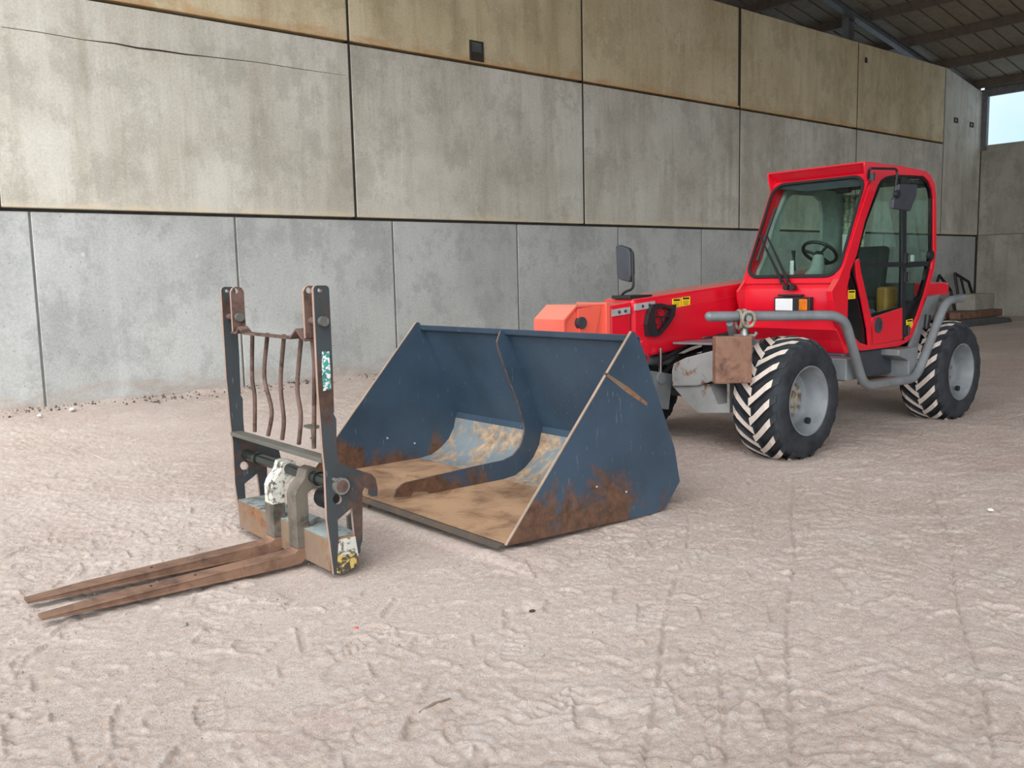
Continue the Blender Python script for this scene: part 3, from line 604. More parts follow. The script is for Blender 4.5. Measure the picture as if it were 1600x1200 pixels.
def wheel(cx, cy, face, lab_near=True, hw=.215, R=.54):
    cz = .500; f = face   # face=-1: dish looks to -Y
    pr = [(.285, -f*-.205), (.30, -f*-.222), (.36, -f*-.235), (.42, -f*-.232), (.465, -f*-.218), (.490, -f*-.195), (.497, -f*-.1), (.50, 0), (.497, -f*.1), (.490, -f*.195), (.465, -f*.218), (.42, -f*.232), (.36, -f*.235), (.30, -f*.222), (.285, -f*.205), (.275, -f*.19), (.275, f*.19), (.285, f*.205)]
    ty = mesh_obj('tyre', MB().lathe_y(pr, (cx, cy, cz), 64), 'rubber', th, smooth=True)
    N = 20
    for side in (-1, 1):
        if side not in LUG: LUG[side] = mesh_data('tread_lug', lug_mesh(side, 0, 0, 0, R, hw), ['dust', 'rubber'])
        for k in range(N):
            o = bpy.data.objects.new('tread_lug', LUG[side]); COL.objects.link(o); o.parent = ty
            o.location = (cx-TX, cy-5.13, cz); o.rotation_euler = (0, 2*math.pi*(k+(.5 if side > 0 else 0))/N, 0)
    d = lambda y: f*y
    rp = [(.298, d(.212)), (.300, d(.224)), (.288, d(.224)), (.280, d(.205)), (.266, d(.19)), (.262, d(.15)), (.245, d(.13)), (.240, d(.09)), (.225, d(.05)), (.20, d(.035)), (.175, d(.03)), (.172, d(.02)), (.0, d(.02)), (.0, d(-.02)), (.2, d(-.03)), (.262, d(-.15)), (.288, d(-.21))]
    rm = mesh_obj('wheel_rim', MB().lathe_y(rp, (cx, cy, cz), 56), 'grey_rim', th, smooth=True)
    mesh_obj('hub_disc', MB().lathe_y([(.0, d(.075)), (.06, d(.075)), (.075, d(.06)), (.08, d(.035)), (.172, d(.035)), (.175, d(.018))], (cx, cy, cz), 40), 'hub', rm, smooth=True)
    for k in range(8):
        a = 2*math.pi*k/8+.2; x, z = cx+.14*math.cos(a), cz+.14*math.sin(a)
        mesh_obj('wheel_nut', MB().cyl((x, cy+d(.03), z), (x, cy+d(.065), z), .014, 6), 'grey_rim', rm)
    a = math.radians(-52); x, z = cx+.245*math.cos(a), cz+.245*math.sin(a)
    mesh_obj('valve_guard', MB().tube([(x-.03, cy+d(.12), z), (x-.03, cy+d(.15), z)], .028, 12), 'black', rm)
def mesh_data(name, mb, mats):
    me = bpy.data.meshes.new(name); me.from_pydata(mb.v, [], mb.f)
    for k in mats: me.materials.append(M[k])
    me.polygons.foreach_set('material_index', mb.mi)
    bm = bmesh.new(); bm.from_mesh(me); bmesh.ops.recalc_face_normals(bm, faces=bm.faces); bm.to_mesh(me); bm.free(); return me
WF, WR = 6.72, 9.62
for x in (WF, WR): wheel(x, 4.36, -1); wheel(x, 6.15, 1)
for x in (WF, WR): mesh_obj('axle', MB().tube([(x, 4.45, .507), (x, 4.75, .507), (x, 4.95, .50), (x, 5.13, .49), (x, 5.3, .50), (x, 5.5, .507), (x, 6.05, .507)], [.09, .09, .12, .19, .12, .09, .09], 16), 'chassis_dark', th, smooth=True)
# chassis
mesh_obj('chassis_frame', MB().box(6.95, 10.0, 4.80, 4.86, .50, .98).box(6.95, 10.0, 5.40, 5.46, .50, .98).box(7.2, 9.8, 4.86, 5.40, .55, .70).box(7.6, 9.9, 4.86, 5.40, .70, .92), 'chassis_dark', th, bevel=.01)
# nose casting of the chassis: sloping hexagonal box with a raked lower web
NX = 6.30
def px_yz(pts, X): return [(lambda v: (v.y, v.z))(PX(a, b, X)) for a, b in pts]
nose = px_yz([(1049, 580), (1052, 568), (1070, 559), (1120, 546), (1160, 546), (1160, 590), (1112, 596), (1090, 603), (1050, 604)], NX)
mesh_obj('chassis_nose', MB().prism(nose, 'x', NX, 7.0), 'chassis', th, bevel=.012)
mesh_obj('nose_web', MB().ring(px_yz([(1051, 603), (1140, 598), (1140, 645), (1092, 645), (1080, 636)], NX+.03), [px_yz([(1108, 600), (1136, 600), (1136, 630), (1122, 632)], NX+.03)], 'x', NX+.03, 6.8), 'chassis', th, bevel=.006)
mesh_obj('nose_plate', MB().prism([(4.95, .955), (5.40, .945), (5.40, .965), (4.95, .975)], 'x', 6.45, 7.1), 'grey', th, bevel=.004)
mesh_obj('skid_plate', MB().prism([(6.12, .38), (6.42, .33), (6.48, .66), (6.16, .72)], 'y', 5.42, 5.85), 'grey', th, bevel=.006)
# boom
BY, BZ = 5.45, 5.83
def boomsec(x0, x1, zb0, zt0, zb1, zt1, y0, y1, name, mat, b=.03):
    mb = MB(); v = [(x0, y0, zb0), (x0, y1, zb0), (x0, y1, zt0), (x0, y0, zt0), (x1, y0, zb1), (x1, y1, zb1), (x1, y1, zt1), (x1, y0, zt1)]
    mb.add(v, [(0, 1, 2, 3), (7, 6, 5, 4), (0, 4, 5, 1), (1, 5, 6, 2), (2, 6, 7, 3), (3, 7, 4, 0)]); return mesh_obj(name, mb, mat, th, bevel=b)
bz_t = lambda x: 1.377+.0695*(x-5.931); bz_b = lambda x: .836+.083*(x-6.097)
boom = boomsec(5.97, 9.9, bz_b(5.97), bz_t(5.97), bz_b(9.9), bz_t(9.9), BY, BZ, 'boom_outer', 'red')
mesh_obj('boom_seam', MB().add([(6.3, BY-.004, bz_b(6.3)+.40), (7.6, BY-.004, bz_b(7.6)+.40), (7.6, BY-.004, bz_b(7.6)+.408), (6.3, BY-.004, bz_b(6.3)+.408), (6.3, BY+.002, bz_b(6.3)+.40), (7.6, BY+.002, bz_b(7.6)+.40), (7.6, BY+.002, bz_b(7.6)+.408), (6.3, BY+.002, bz_b(6.3)+.408)], [(0, 1, 2, 3), (7, 6, 5, 4), (0, 4, 5, 1), (2, 6, 7, 3)]), 'red', boom)
boomsec(5.68, 5.955, .86, 1.335, .88, 1.36, BY+.012, BZ-.012, 'boom_middle', 'red', .03)
boomsec(5.50, 6.2, .90, 1.29, .94, 1.32, BY+.035, BZ-.035, 'boom_inner', 'black', .02)
for x0, x1, nm, n in ((5.70, 5.93, 0, 2), (5.985, 6.25, 1, 2)):
    za, zb_ = bz_t(x0)-.075-(.02 if nm == 0 else 0), bz_t(x1)-.075-(.02 if nm == 0 else 0); yq = BY+(.012 if nm == 0 else 0)
    mb = MB().add([(x0, yq-.012, za-.03), (x1, yq-.012, zb_-.03), (x1, yq-.012, zb_+.03), (x0, yq-.012, za+.03), (x0, yq+.01, za-.03), (x1, yq+.01, zb_-.03), (x1, yq+.01, zb_+.03), (x0, yq+.01, za+.03)], [(0, 1, 2, 3), (7, 6, 5, 4), (0, 4, 5, 1), (1, 5, 6, 2), (2, 6, 7, 3), (3, 7, 4, 0)])
    o = mesh_obj('wear_strip', mb, 'silver', th)
    for t in (.35, .7): x = x0+(x1-x0)*t; mesh_obj('strip_bolt', MB().cyl((x, yq-.022, za+(zb_-za)*t), (x, yq-.01, za+(zb_-za)*t), .014, 8), 'charcoal', o)
mesh_obj('boom_clamp', MB().prism([(5.98, .78), (6.16, .80), (6.16, .95), (6.08, 1.0), (6.0, .98)], 'y', BY-.02, BY+.02), 'red', th, bevel=.01)
mesh_obj('clamp_bolt', MB().cyl((6.08, BY-.04, .84), (6.08, BY-.018, .84), .035, 8), 'charcoal', th)
# boom head (faded orange)
hd = mesh_obj('boom_head', MB().prism([(5.130, .80), (5.130, 1.235), (5.256, 1.335), (5.62, 1.345), (5.66, 1.30), (5.66, .86)], 'y', BY+.03, BY+.055).prism([(5.130, .80), (5.130, 1.235), (5.256, 1.335), (5.62, 1.345), (5.66, 1.30), (5.66, .86)], 'y', BZ-.055, BZ-.03), 'orange', th, bevel=.004)
mesh_obj('head_plate', MB().prism([(5.110, 1.10), (5.110, 1.235), (5.262, 1.352), (5.421, 1.352), (5.421, 1.33), (5.269, 1.33), (5.130, 1.22), (5.130, 1.10)], 'y', BY+.0, BZ), 'orange', hd, bevel=.004)
mesh_obj('head_flange', MB().box(5.62, 5.67, BY+.0, BZ, .84, 1.36).box(5.42, 5.64, BY+.02, BZ-.02, 1.335, 1.352), 'orange', hd, bevel=.006)
mesh_obj('head_gusset', MB().prism([(5.441, .9), (5.567, 1.335), (5.421, 1.335), (5.276, 1.32), (5.329, .9)], 'y', BY+.005, BY+.03), 'orange', hd, bevel=.004)
mesh_obj('head_pin', MB().cyl((5.315, BY-.02, 1.20), (5.315, BZ+.02, 1.20), .05, 18), 'charcoal', hd, smooth=True)
# half-round black hose guard on the boom side
def hose_guard():
    c = PY(1034, 499, BY-.05)
    ol = [(1020.7, 476), (1033.8, 474), (1048, 478), (1057, 475.5), (1055, 493), (1046, 508), (1034, 522), (1026.6, 526), (1013.6, 525), (1011.5, 507), (1014.5, 490)]
    il = [(1024, 486), (1038.5, 480), (1050, 484), (1048, 494), (1041, 506), (1029, 521), (1024.5, 503)]
    o = mesh_obj('hose_guard', MB().ring(pl(ol, BY-.05), [pl(il, BY-.05)], 'y', BY-.05, BY-.004), 'black', th)
    for p, q in (((1036, 482), (1046, 498)), ((1025, 495), (1047, 495)), ((1027, 508), (1044, 486)), ((1026, 488), (1038, 509))):
        a, b = PY(*p, BY-.045), PY(*q, BY-.045)
        mesh_obj('guard_bar', MB().tube([a, a.lerp(b, .5)+Vector((0, -.01, 0)), b], .008, 6), 'black', o)
hose_guard()
def sticker(pts, Y=None, X=None, par=th, name='warning_sticker'):
    if Y is not None: q = pl(pts, Y); mb = MB().prism(q, 'y', Y-.003, Y+.001)
    o = mesh_obj(name, mb, 'sticker', par)
    x0, x1 = min(p[0] for p in q), max(p[0] for p in q); z0, z1 = min(p[1] for p in q), max(p[1] for p in q); w, h = x1-x0, z1-z0
    mb = MB().box(x0+w*.12, x1-w*.12, Y-.004, Y-.0025, z1-h*.3, z1-h*.1)
    for k in range(3): mb.box(x0+w*.15, x1-w*.2, Y-.004, Y-.0025, z0+h*(.15+.17*k), z0+h*(.20+.17*k))
    mesh_obj('sticker_print', mb, 'print', o)
sticker([(1050.5, 467), (1063.5, 465.5), (1063.5, 479), (1050.5, 481)], BY-.001); sticker([(1065, 464.5), (1078, 463), (1078, 477), (1065, 478.5)], BY-.001)
# hydraulics below the boom
mesh_obj('lift_cylinder', MB().tube([(6.05, 5.62, .86), (6.3, 5.62, .80)], .075, 16).tube([(6.25, 5.62, .80), (7.6, 5.62, .72)], .055, 14), 'grey', th, smooth=True)
mesh_obj('cylinder_rod', MB().tube([(6.30, 5.42, .92), (6.30, 5.42, .66)], .018, 10), 'chrome', th, smooth=True)
mesh_obj('rod_eye', MB().tube([(6.30, 5.40, .64), (6.30, 5.47, .64)], .055, 14), 'grey', th, smooth=True)
for k, pth in enumerate(([(5.95, 5.55, .72), (6.2, 5.5, .55), (6.7, 5.5, .80), (7.3, 5.4, .92)], [(5.9, 5.6, .66), (6.1, 5.58, .45), (6.35, 5.6, .35), (6.6, 5.6, .5)], [(5.95, 5.5, .60), (6.05, 5.46, .42), (6.25, 5.5, .30)], [(6.3, 5.5, .86), (6.7, 5.48, .90), (7.2, 5.38, .98)], [(6.35, 5.45, .80), (6.8, 5.42, .93), (7.3, 5.3, 1.02)])):
    mesh_obj('hydraulic_hose', MB().tube(smoothpath(pth, 6), .022, 8), 'black', th, smooth=True)
mesh_obj('valve_block', MB().box(5.92, 6.12, 5.48, 5.72, .52, .80).box(5.98, 6.08, 5.44, 5.5, .62, .74), 'charcoal', th, bevel=.01)
# far mirror on its stalk over the boom
c0 = PX(972, 459, 6.0)
mr = mesh_obj('mirror_arm', MB().tube(bez([(6.0, c0.y+.02, 1.39), (6.0, c0.y-.02, 1.44), (6.0, c0.y-.14, 1.47), (6.0, c0.y-.13, 1.80)], .05), .012, 8), 'black', th, smooth=True)
q = [(965, 384), (970, 383), (984, 388), (988, 396), (989, 430), (986, 441), (971, 437), (967, 430)]
qq = [(PX(a, b, 6.02).y, PX(a, b, 6.02).z) for a, b in q]
hs = mesh_obj('mirror_housing', MB().prism(qq, 'x', 5.99, 6.05), 'charcoal', th, bevel=.012)
mesh_obj('mirror_glass', MB().prism([(y*.9+.1*sum(p[0] for p in qq)/8, z*.9+.1*sum(p[1] for p in qq)/8) for y, z in qq], 'x', 6.05, 6.055), 'mirror', hs)
mesh_obj('mirror_base', MB().box(5.95, 6.25, BY+.02, BY+.25, bz_t(6.0), bz_t(6.0)+.03), 'black', th, bevel=.004)

# ---- cab: side frames
OUT = [(1354, 254), (1360, 252.5), (1382, 256.5), (1400, 258), (1447, 267), (1455, 274), (1461, 287), (1463, 305), (1463.5, 392), (1460, 420), (1449, 462), (1437, 497), (1425, 527), (1417, 535), (1404, 541), (1346, 548), (1334, 543), (1324, 531), (1313, 510), (1305, 492), (1301, 470), (1300, 455), (1311, 436), (1320, 412), (1338, 355), (1356, 298), (1362, 280)]
INN = [(1385, 276), (1400, 273), (1443, 275), (1452, 283), (1457, 296), (1459, 310), (1459, 392), (1455, 420), (1444, 462), (1433, 494), (1421, 522), (1412, 531), (1358, 540), (1344, 536), (1333, 524), (1323, 503), (1320, 485), (1323, 456), (1330, 420), (1339, 398), (1352, 345), (1372, 289), (1377, 281)]
o_xz, i_xz = pl(OUT, CY0), pl(INN, CY0)
_cx, _cz = 8.45, 1.75
mesh_obj('pillar_lining', MB().ring([(_cx+(x-_cx)*1.045, _cz+(z-_cz)*1.04) for x, z in i_xz], [i_xz], 'y', CY1-.07, CY1-.03), 'dash', th, bevel=.012)
for ya, yb in ((CY0, CY0+.06), (CY1-.03, CY1)): mesh_obj('cab_side_frame', MB().ring(o_xz, [i_xz], 'y', ya, yb), 'red', th, bevel=.012)
def side(name, pts, mat, y=CY0, t=.02, par=th, bev=0): return mesh_obj(name, MB().prism(pl(pts, CY0), 'y', y, y+t), mat, par, bevel=bev)
def sidering(name, out, holes, mat, y, t, par=th, bev=0): return mesh_obj(name, MB().ring(pl(out, CY0), [pl(h, CY0) for h in holes], 'y', y, y+t), mat, par, bevel=bev)
side('corner_panel', [(1330, 419), (1323.5, 455), (1320.5, 485), (1323, 503), (1333, 524), (1344, 535.5), (1356, 539), (1354, 515), (1347, 480), (1338, 445)], 'blackgloss', CY0+.022)
sticker([(1324.5, 453.5), (1336, 453), (1336, 466.5), (1325, 467.5)], CY0+.02)
# door: frame with openings, glass, lower panel
DO = [(1374, 288), (1379, 281), (1386, 276.5), (1400, 273.5), (1443, 275.5), (1451.5, 283.5), (1456.5, 296), (1458.5, 310), (1458.5, 392), (1454.5, 420), (1443.5, 462), (1432.5, 494), (1420.5, 522), (1411.5, 530.5), (1359, 540), (1355, 515), (1348, 480), (1340, 446), (1331, 419), (1340, 398), (1353, 345)]
G1 = [(1378, 290), (1384, 282), (1392, 278), (1411, 276), (1411, 409), (1344, 411.5), (1342, 404), (1350, 370), (1357, 345)]
G2 = [(1346, 418), (1411, 416), (1410, 478), (1362.5, 491), (1354, 455)]
G3 = [(1419, 276), (1441, 278), (1449, 285), (1454.5, 297), (1456, 310), (1456, 392), (1453, 408), (1418, 409)]
G4 = [(1417.5, 418), (1450, 416), (1446, 437), (1438, 463), (1432, 468), (1415, 471)]
dr = sidering('door', DO, [G1, G2, G3, G4], 'blackgloss', CY0+.012, .028)
for nm, g in (('door_glass', G1), ('door_glass', G2), ('rear_quarter_glass', G3), ('rear_quarter_glass', G4)): side(nm, g, 'glass', CY0+.022, .006, dr)
side('door_skin', [(1362, 496.5), (1409.5, 481), (1409.5, 530.5), (1362, 539), (1360.5, 515)], 'red', CY0-.004, .018, dr, .003)
sidering('door_edge', [(1337, 408), (1342, 404), (1345, 425), (1353, 460), (1361, 495), (1363, 540), (1357, 541), (1355, 515), (1346.5, 470), (1339, 435)], [], 'red', CY0-.004, .018, dr, .003)
h = PY(1371.5, 508, CY0); o = mesh_obj('door_handle', MB().cyl((h.x, CY0-.012, h.z), (h.x, CY0, h.z), .075, 22), 'charcoal', dr, smooth=True)
mesh_obj('handle_pull', MB().box(h.x-.0, h.x+.03, CY0-.02, CY0-.010, h.z-.035, h.z+.035), 'black', dr, bevel=.004)
side('belt_rail', [(1343, 411), (1452, 408), (1451, 416), (1345, 418)], 'black', CY0+.002, .02, dr)
side('door_post', [(1411, 276), (1417, 276), (1416, 418), (1413, 532), (1409.5, 532), (1410, 478)], 'black', CY0+.0, .02, dr)
for py in (404, 433, 516):
    h = PY(1414.5, py, CY0); mesh_obj('hinge', MB().box(h.x-.03, h.x+.03, CY0-.025, CY0+.005, h.z-.05, h.z+.05).cyl((h.x+.01, CY0-.03, h.z-.04), (h.x+.01, CY0-.03, h.z+.04), .014, 8), 'black', dr)
h = PY(1455, 399, CY0); mesh_obj('latch_knob', MB().tube([(h.x-.02, CY0-.02, h.z), (h.x-.02, CY0+.02, h.z)], .05, 14), 'black', dr)
side('notice_card', [(1424, 399), (1433, 398), (1433, 408.5), (1424, 409)], 'white', CY0+.03, .003, dr)
sticker([(1416, 500), (1425.5, 498), (1425.5, 511.5), (1416, 513)], CY0+.011)
# far side glazing
FG = [(7.83, 1.45), (7.86, 1.75), (8.14, 2.34), (8.22, 2.38), (8.64, 2.38), (8.74, 2.33), (8.78, 2.2), (8.78, 1.45)]
mesh_obj('cab_side_panel', MB().ring(pl(INN, CY0), [FG], 'y', CY1-.045, CY1-.015), 'dash', th)
mesh_obj('side_glass', MB().prism(FG, 'y', CY1-.033, CY1-.027), 'glass', th)
# roof and visor
mesh_obj('cab_roof', MB().prism([(8.0, 2.535), (8.04, 2.575), (8.6, 2.59), (9.02, 2.56), (9.12, 2.50), (9.0, 2.49), (8.02, 2.52)], 'y', CY0+.02, CY1-.02), 'red', th, bevel=.02)
mesh_obj('roof_lining', MB().box(8.0, 9.1, CY0+.06, CY1-.06, 2.445, 2.468), 'charcoal', th)
vx = 7.83
vis = mesh_obj('sun_visor', MB().prism([(vx, 2.562), (vx, 2.578), (8.1, 2.583), (8.1, 2.57)], 'y', CY0, CY1+.005), 'red', th, bevel=.006)
mesh_obj('visor_underside', MB().prism([(vx+.01, 2.562), (7.945, 2.475), (7.97, 2.49), (vx+.05, 2.57)], 'y', CY0+.012, CY1-.012), 'red', vis)
for y in (CY0-.002, CY1-.01): mesh_obj('visor_cheek', MB().prism([(vx, 2.578), (vx, 2.545), (vx+.03, 2.45), (vx+.075, 2.385), (7.99, 2.42), (8.1, 2.58)], 'y', y, y+.016), 'red', vis, bevel=.003)
# windscreen and its surround
wx0, wz0, wx1, wz1 = 7.455, 1.53, 7.93, 2.468
def wpt(u, v, off=0):   # u: 0 near .. 1 far, v: 0 bottom .. 1 top
    return Vector((wx0+(wx1-wx0)*v-off*.9, CY0+.03+(CY1-CY0-.05)*u, wz0+(wz1-wz0)*v+off*.43))
def wpoly(uv, off, t):
    mb = MB(); n = len(uv); a = [wpt(u, v, off+t) for u, v in uv]; b = [wpt(u, v, off) for u, v in uv]
    mb.add(a+b, [tuple(range(n)), tuple(range(2*n-1, n-1, -1))]+[(i, n+i, n+(i+1) % n, (i+1) % n) for i in range(n)]); return mb
def rrect(u0, u1, v0, v1, ru, rv, n=5):
    out = []
    for cx, cy, s in ((u1-ru, v1-rv, 0), (u0+ru, v1-rv, 1), (u0+ru, v0+rv, 2), (u1-ru, v0+rv, 3)):
        for k in range(n+1): a = math.pi/2*(s+k/n); out.append((cx+ru*math.cos(a), cy+rv*math.sin(a)))
    return out
wg = rrect(0.0, 1.0, .015, .99, .13, .13)
ws = mesh_obj('windscreen', wpoly(wg, .004, .006), 'glass', th)
def wring(name, o_, i_, off, t, mat, par):
    mb = MB(); n = len(o_)
    rings = [[wpt(u, v, off) for u, v in o_], [wpt(u, v, off+t) for u, v in o_], [wpt(u, v, off+t) for u, v in i_], [wpt(u, v, off) for u, v in i_]]
    for r in rings: mb.v += [tuple(p) for p in r]
    for k in range(4):
        for i in range(n):
            j = (i+1) % n; a, b = k*n, ((k+1) % 4)*n; mb.f.append((a+i, a+j, b+j, b+i)); mb.mi.append(0)
    return mesh_obj(name, mb, mat, par)
wring('windscreen_seal', rrect(-.012, 1.012, .0, 1.0, .135, .135), rrect(.012, .988, .03, .975, .12, .12), .0, .014, 'seal', ws)
wring('windscreen_surround', rrect(-.02, 1.03, -.05, 1.03, .03, .03), rrect(-.008, 1.008, .003, 1.0, .13, .13), -.03, .03, 'red', th)
mesh_obj('header_strip', wpoly([(0, .90), (.62, .90), (1, .965), (1, .995), (0, .995)], -.02, .004), 'charcoal', th)
# wipers
for base, tip, b0, b1 in (((1222, 441), (1186, 366), (1183, 408), (1212, 326)), ((1232, 441), (1198, 368), (1188, 395), (1214, 330))):
    def onw(px, py, off=.03):
        d = ray(px, py); nn = Vector((-.9, 0, .43)).normalized(); p0 = wpt(0, 0, off); return CAMP+d*((p0-CAMP).dot(nn)/d.dot(nn))
    a, b = onw(*base, .05), onw(*tip, .045)
    w = mesh_obj('wiper', MB().tube([a, a.lerp(b, .35), b], [.018, .013, .009], 8).tube([a+Vector((0, -.05, -.05)), a], .013, 8), 'black', th)
    if base[0] < 1225: mesh_obj('wiper_blade', MB().tube([onw(*b0), onw(*b1)], .016, 6), 'black', w)
    mesh_obj('wiper_pivot', MB().tube([a+Vector((-.03, -.05, -.05)), a+Vector((.03, -.05, -.05))], .025, 12), 'black', w)
# front cowl: one shell under the windscreen, rounded at both sides
def cowl():
    prof = [(7.53, 1.535), (7.47, 1.49), (7.435, 1.43), (7.425, 1.40), (7.425, 1.25), (7.44, 1.18), (7.50, 1.15)]
    ysec = []; n = 6
    for k in range(n+1): a = math.pi/2*k/n; ysec.append((CY0-.01+.09*(1-math.sin(a)), .09*(1-math.cos(a))*0+.10*(1-math.sin(a))*0, a))
    mb = MB(); secs = []
    for k in range(n+1):
        a = math.pi/2*k/n; secs.append((CY0+.002+.10*(1-math.cos(a)), .10*(1-math.sin(a))))
    for k in range(n, -1, -1):
        a = math.pi/2*k/n; secs.append((CY1+.09-.10*(1-math.cos(a)), .10*(1-math.sin(a))))
    for y, dx in secs: mb.v += [(x+dx, y, z) for x, z in prof]+[(7.60, y, 1.15), (7.60, y, 1.535)]
    m_ = len(prof)+2
    for i in range(len(secs)-1):
        for j in range(m_): mb.f.append((i*m_+j, (i+1)*m_+j, (i+1)*m_+(j+1) % m_, i*m_+(j+1) % m_)); mb.mi.append(0)
    mb.f.append(tuple(range(m_))); mb.f.append(tuple((len(secs)-1)*m_+j for j in range(m_-1, -1, -1))); mb.mi += [0, 0]
    o = mesh_obj('front_cowl', mb, 'red', th, smooth=False); o.data.polygons.foreach_set('use_smooth', [len(p.vertices) < 6 for p in o.data.polygons]); return o
cowl()
mesh_obj('wheel_arch', MB().prism([(7.50, 1.16), (7.78, 1.16), (7.78, .82), (7.66, .82), (7.58, .95), (7.50, 1.05)], 'y', CY0+.05, CY1), 'red', th, bevel=.01)
# headlamp unit
hx = 7.36
hl = mesh_obj('headlamp', MB().box(hx, 7.44, 4.545, 4.925, 1.215, 1.355), 'black', th, bevel=.008)
mesh_obj('headlamp_lens', MB().box(hx-.012, hx+.002, 4.72, 4.905, 1.228, 1.342), 'lens', hl, bevel=.008)
mesh_obj('indicator_lens', MB().box(hx-.018, hx+.002, 4.565, 4.65, 1.232, 1.338), 'amber', hl, bevel=.008)
mesh_obj('lamp_hood', MB().box(hx-.01, 7.44, 4.64, 4.88, 1.362, 1.38), 'black', hl, bevel=.004)
# guard tube
GY = 4.14
GL = PD(1108, 494.5, 7.40)
gp = bez([GL, PD(1318, 492.5, 7.62), (7.62, GY, .535), (8.62, GY, .52), (9.20, GY, 1.262), (9.62, GY+.02, 1.275)], .16, 8)
gt = mesh_obj('guard_tube', MB().tube(gp, .042, 14), 'grey', th, smooth=True)
gd = (GL-PD(1318, 492.5, 7.62)).normalized()
mesh_obj('tube_cap', MB().tube([GL, GL+gd*.02, GL+gd*.035], [.042, .036, .015], 14), 'grey', gt, smooth=True)
mesh_obj('step_plate', MB().box(7.72, 8.32, GY-.02, GY+.12, .535, .56), 'wood', th, bevel=.004)
b0 = PD(1140, 505, 7.45); mesh_obj('tube_bracket', MB().tube([b0, b0+Vector((.25, .12, -.2)), (6.9, 5.0, .85)], [.03, .04, .05], 8), 'grey', th, smooth=True)
mesh_obj('tube_bracket', MB().box(7.42, 7.60, GY+.06, GY+.40, .60, .80), 'grey', th, bevel=.01)
mesh_obj('tube_bracket', MB().prism([(8.34, .82), (8.74, .82), (8.72, .70), (8.70, .56), (8.56, .52), (8.54, .70), (8.34, .76)], 'y', GY+.04, GY+.42), 'grey', th, bevel=.01)
mesh_obj('fuel_tank', MB().box(7.66, 8.60, CY0+.06, 4.80, .56, .84), 'charcoal', th, bevel=.03)
mesh_obj('rear_fender_plate', MB().prism([(8.62, .58), (8.92, .98), (9.10, 1.30), (9.42, 1.32), (9.30, 1.12), (9.06, .98), (8.86, .60)], 'y', CY0+.0, CY0+.03), 'grey', th, bevel=.006)
mesh_obj('rear_fender_top', MB().box(9.05, 9.55, CY0+.03, 4.78, 1.24, 1.28), 'chassis_dark', th, bevel=.01)
mesh_obj('filler_neck', MB().tube([(9.12, CY0-.02, 1.12), (9.10, CY0-.02, 1.02), (9.10, CY0-.02, .98)], .03, 10), 'black', th, smooth=True)
rh = mesh_obj('rear_hood', MB().prism([(9.40, 1.30), (9.98, 1.30), (9.98, 1.42), (9.90, 1.44), (9.46, 1.44)], 'y', 4.46, 5.44), 'red', th, bevel=.015)
mesh_obj('hood_lamp', MB().box(9.975, 10.0, 4.47, 4.60, 1.32, 1.42), 'charcoal', rh)
mesh_obj('counterweight', MB().box(9.7, 10.12, 4.72, 5.46, .62, 1.28), 'chassis_dark', th, bevel=.03)
# clamp ring and the rusty box hung on the guard tube
cp = PD(1163, 497, 7.45); ud = gd.copy(); fd = Vector((ud.y, -ud.x, 0)).normalized()      # along the tube, and out to the front
if fd.x > 0: fd = -fd
cl = mesh_obj('clamp_ring', MB().tube([cp+fd*(.062*math.cos(a))+Vector((0, 0, .075*math.sin(a)-.012)) for a in np.linspace(0, 2*math.pi, 25)], .017, 8, cap=False).tube([cp+ud*.05+fd*(.062*math.cos(a))+Vector((0, 0, .075*math.sin(a)-.012)) for a in np.linspace(0, 2*math.pi, 25)], .014, 8, cap=False), 'hub', th, smooth=True)
mesh_obj('clamp_eye', MB().tube([cp+fd*.085+ud*(.055*math.cos(a))+Vector((0, 0, .06*math.sin(a)-.005)) for a in np.linspace(0, 2*math.pi, 25)], .014, 8, cap=False), 'hub', cl, smooth=True)
mesh_obj('clamp_bolt', MB().tube([cp+fd*.05, cp+fd*.09], .026, 12), 'pin', cl, smooth=True)
mesh_obj('clamp_stem', MB().tube([cp+Vector((0, 0, -.08)), cp+Vector((0, 0, -.12)), cp+fd*.03+Vector((0, 0, -.20))], .034, 12), 'pin', cl, smooth=True)
mesh_obj('clamp_foot', MB().tube([cp+ud*.09+Vector((0, 0, -.15)), cp-ud*.09+Vector((0, 0, -.15)), cp-ud*.11+Vector((0, 0, -.12))], .018, 8), 'pin', cl, smooth=True)
bc = PD(1145, 562, 7.30); hw_, hh_ = 30.5/1390*7.3, 37/1390*7.3
def obox(c, du, df0, df1, hu, hz): 
    return [c+du*a*hu+fd*f+Vector((0, 0, b*hz)) for f in (df0, df1) for a, b in ((-1, -1), (1, -1), (1, 1), (-1, 1))]
OB = [(0, 1, 2, 3), (7, 6, 5, 4), (0, 4, 5, 1), (1, 5, 6, 2), (2, 6, 7, 3), (3, 7, 4, 0)]
mesh_obj('rusty_box', MB().add(obox(bc, ud, -.05, .03, hw_, hh_), OB), 'wood', th, bevel=.012)
mesh_obj('box_bracket', MB().add(obox(bc-ud*.03+Vector((0, 0, .02)), ud, -.10, -.05, hw_*.95, hh_*.6), OB), 'chassis', th, bevel=.01)
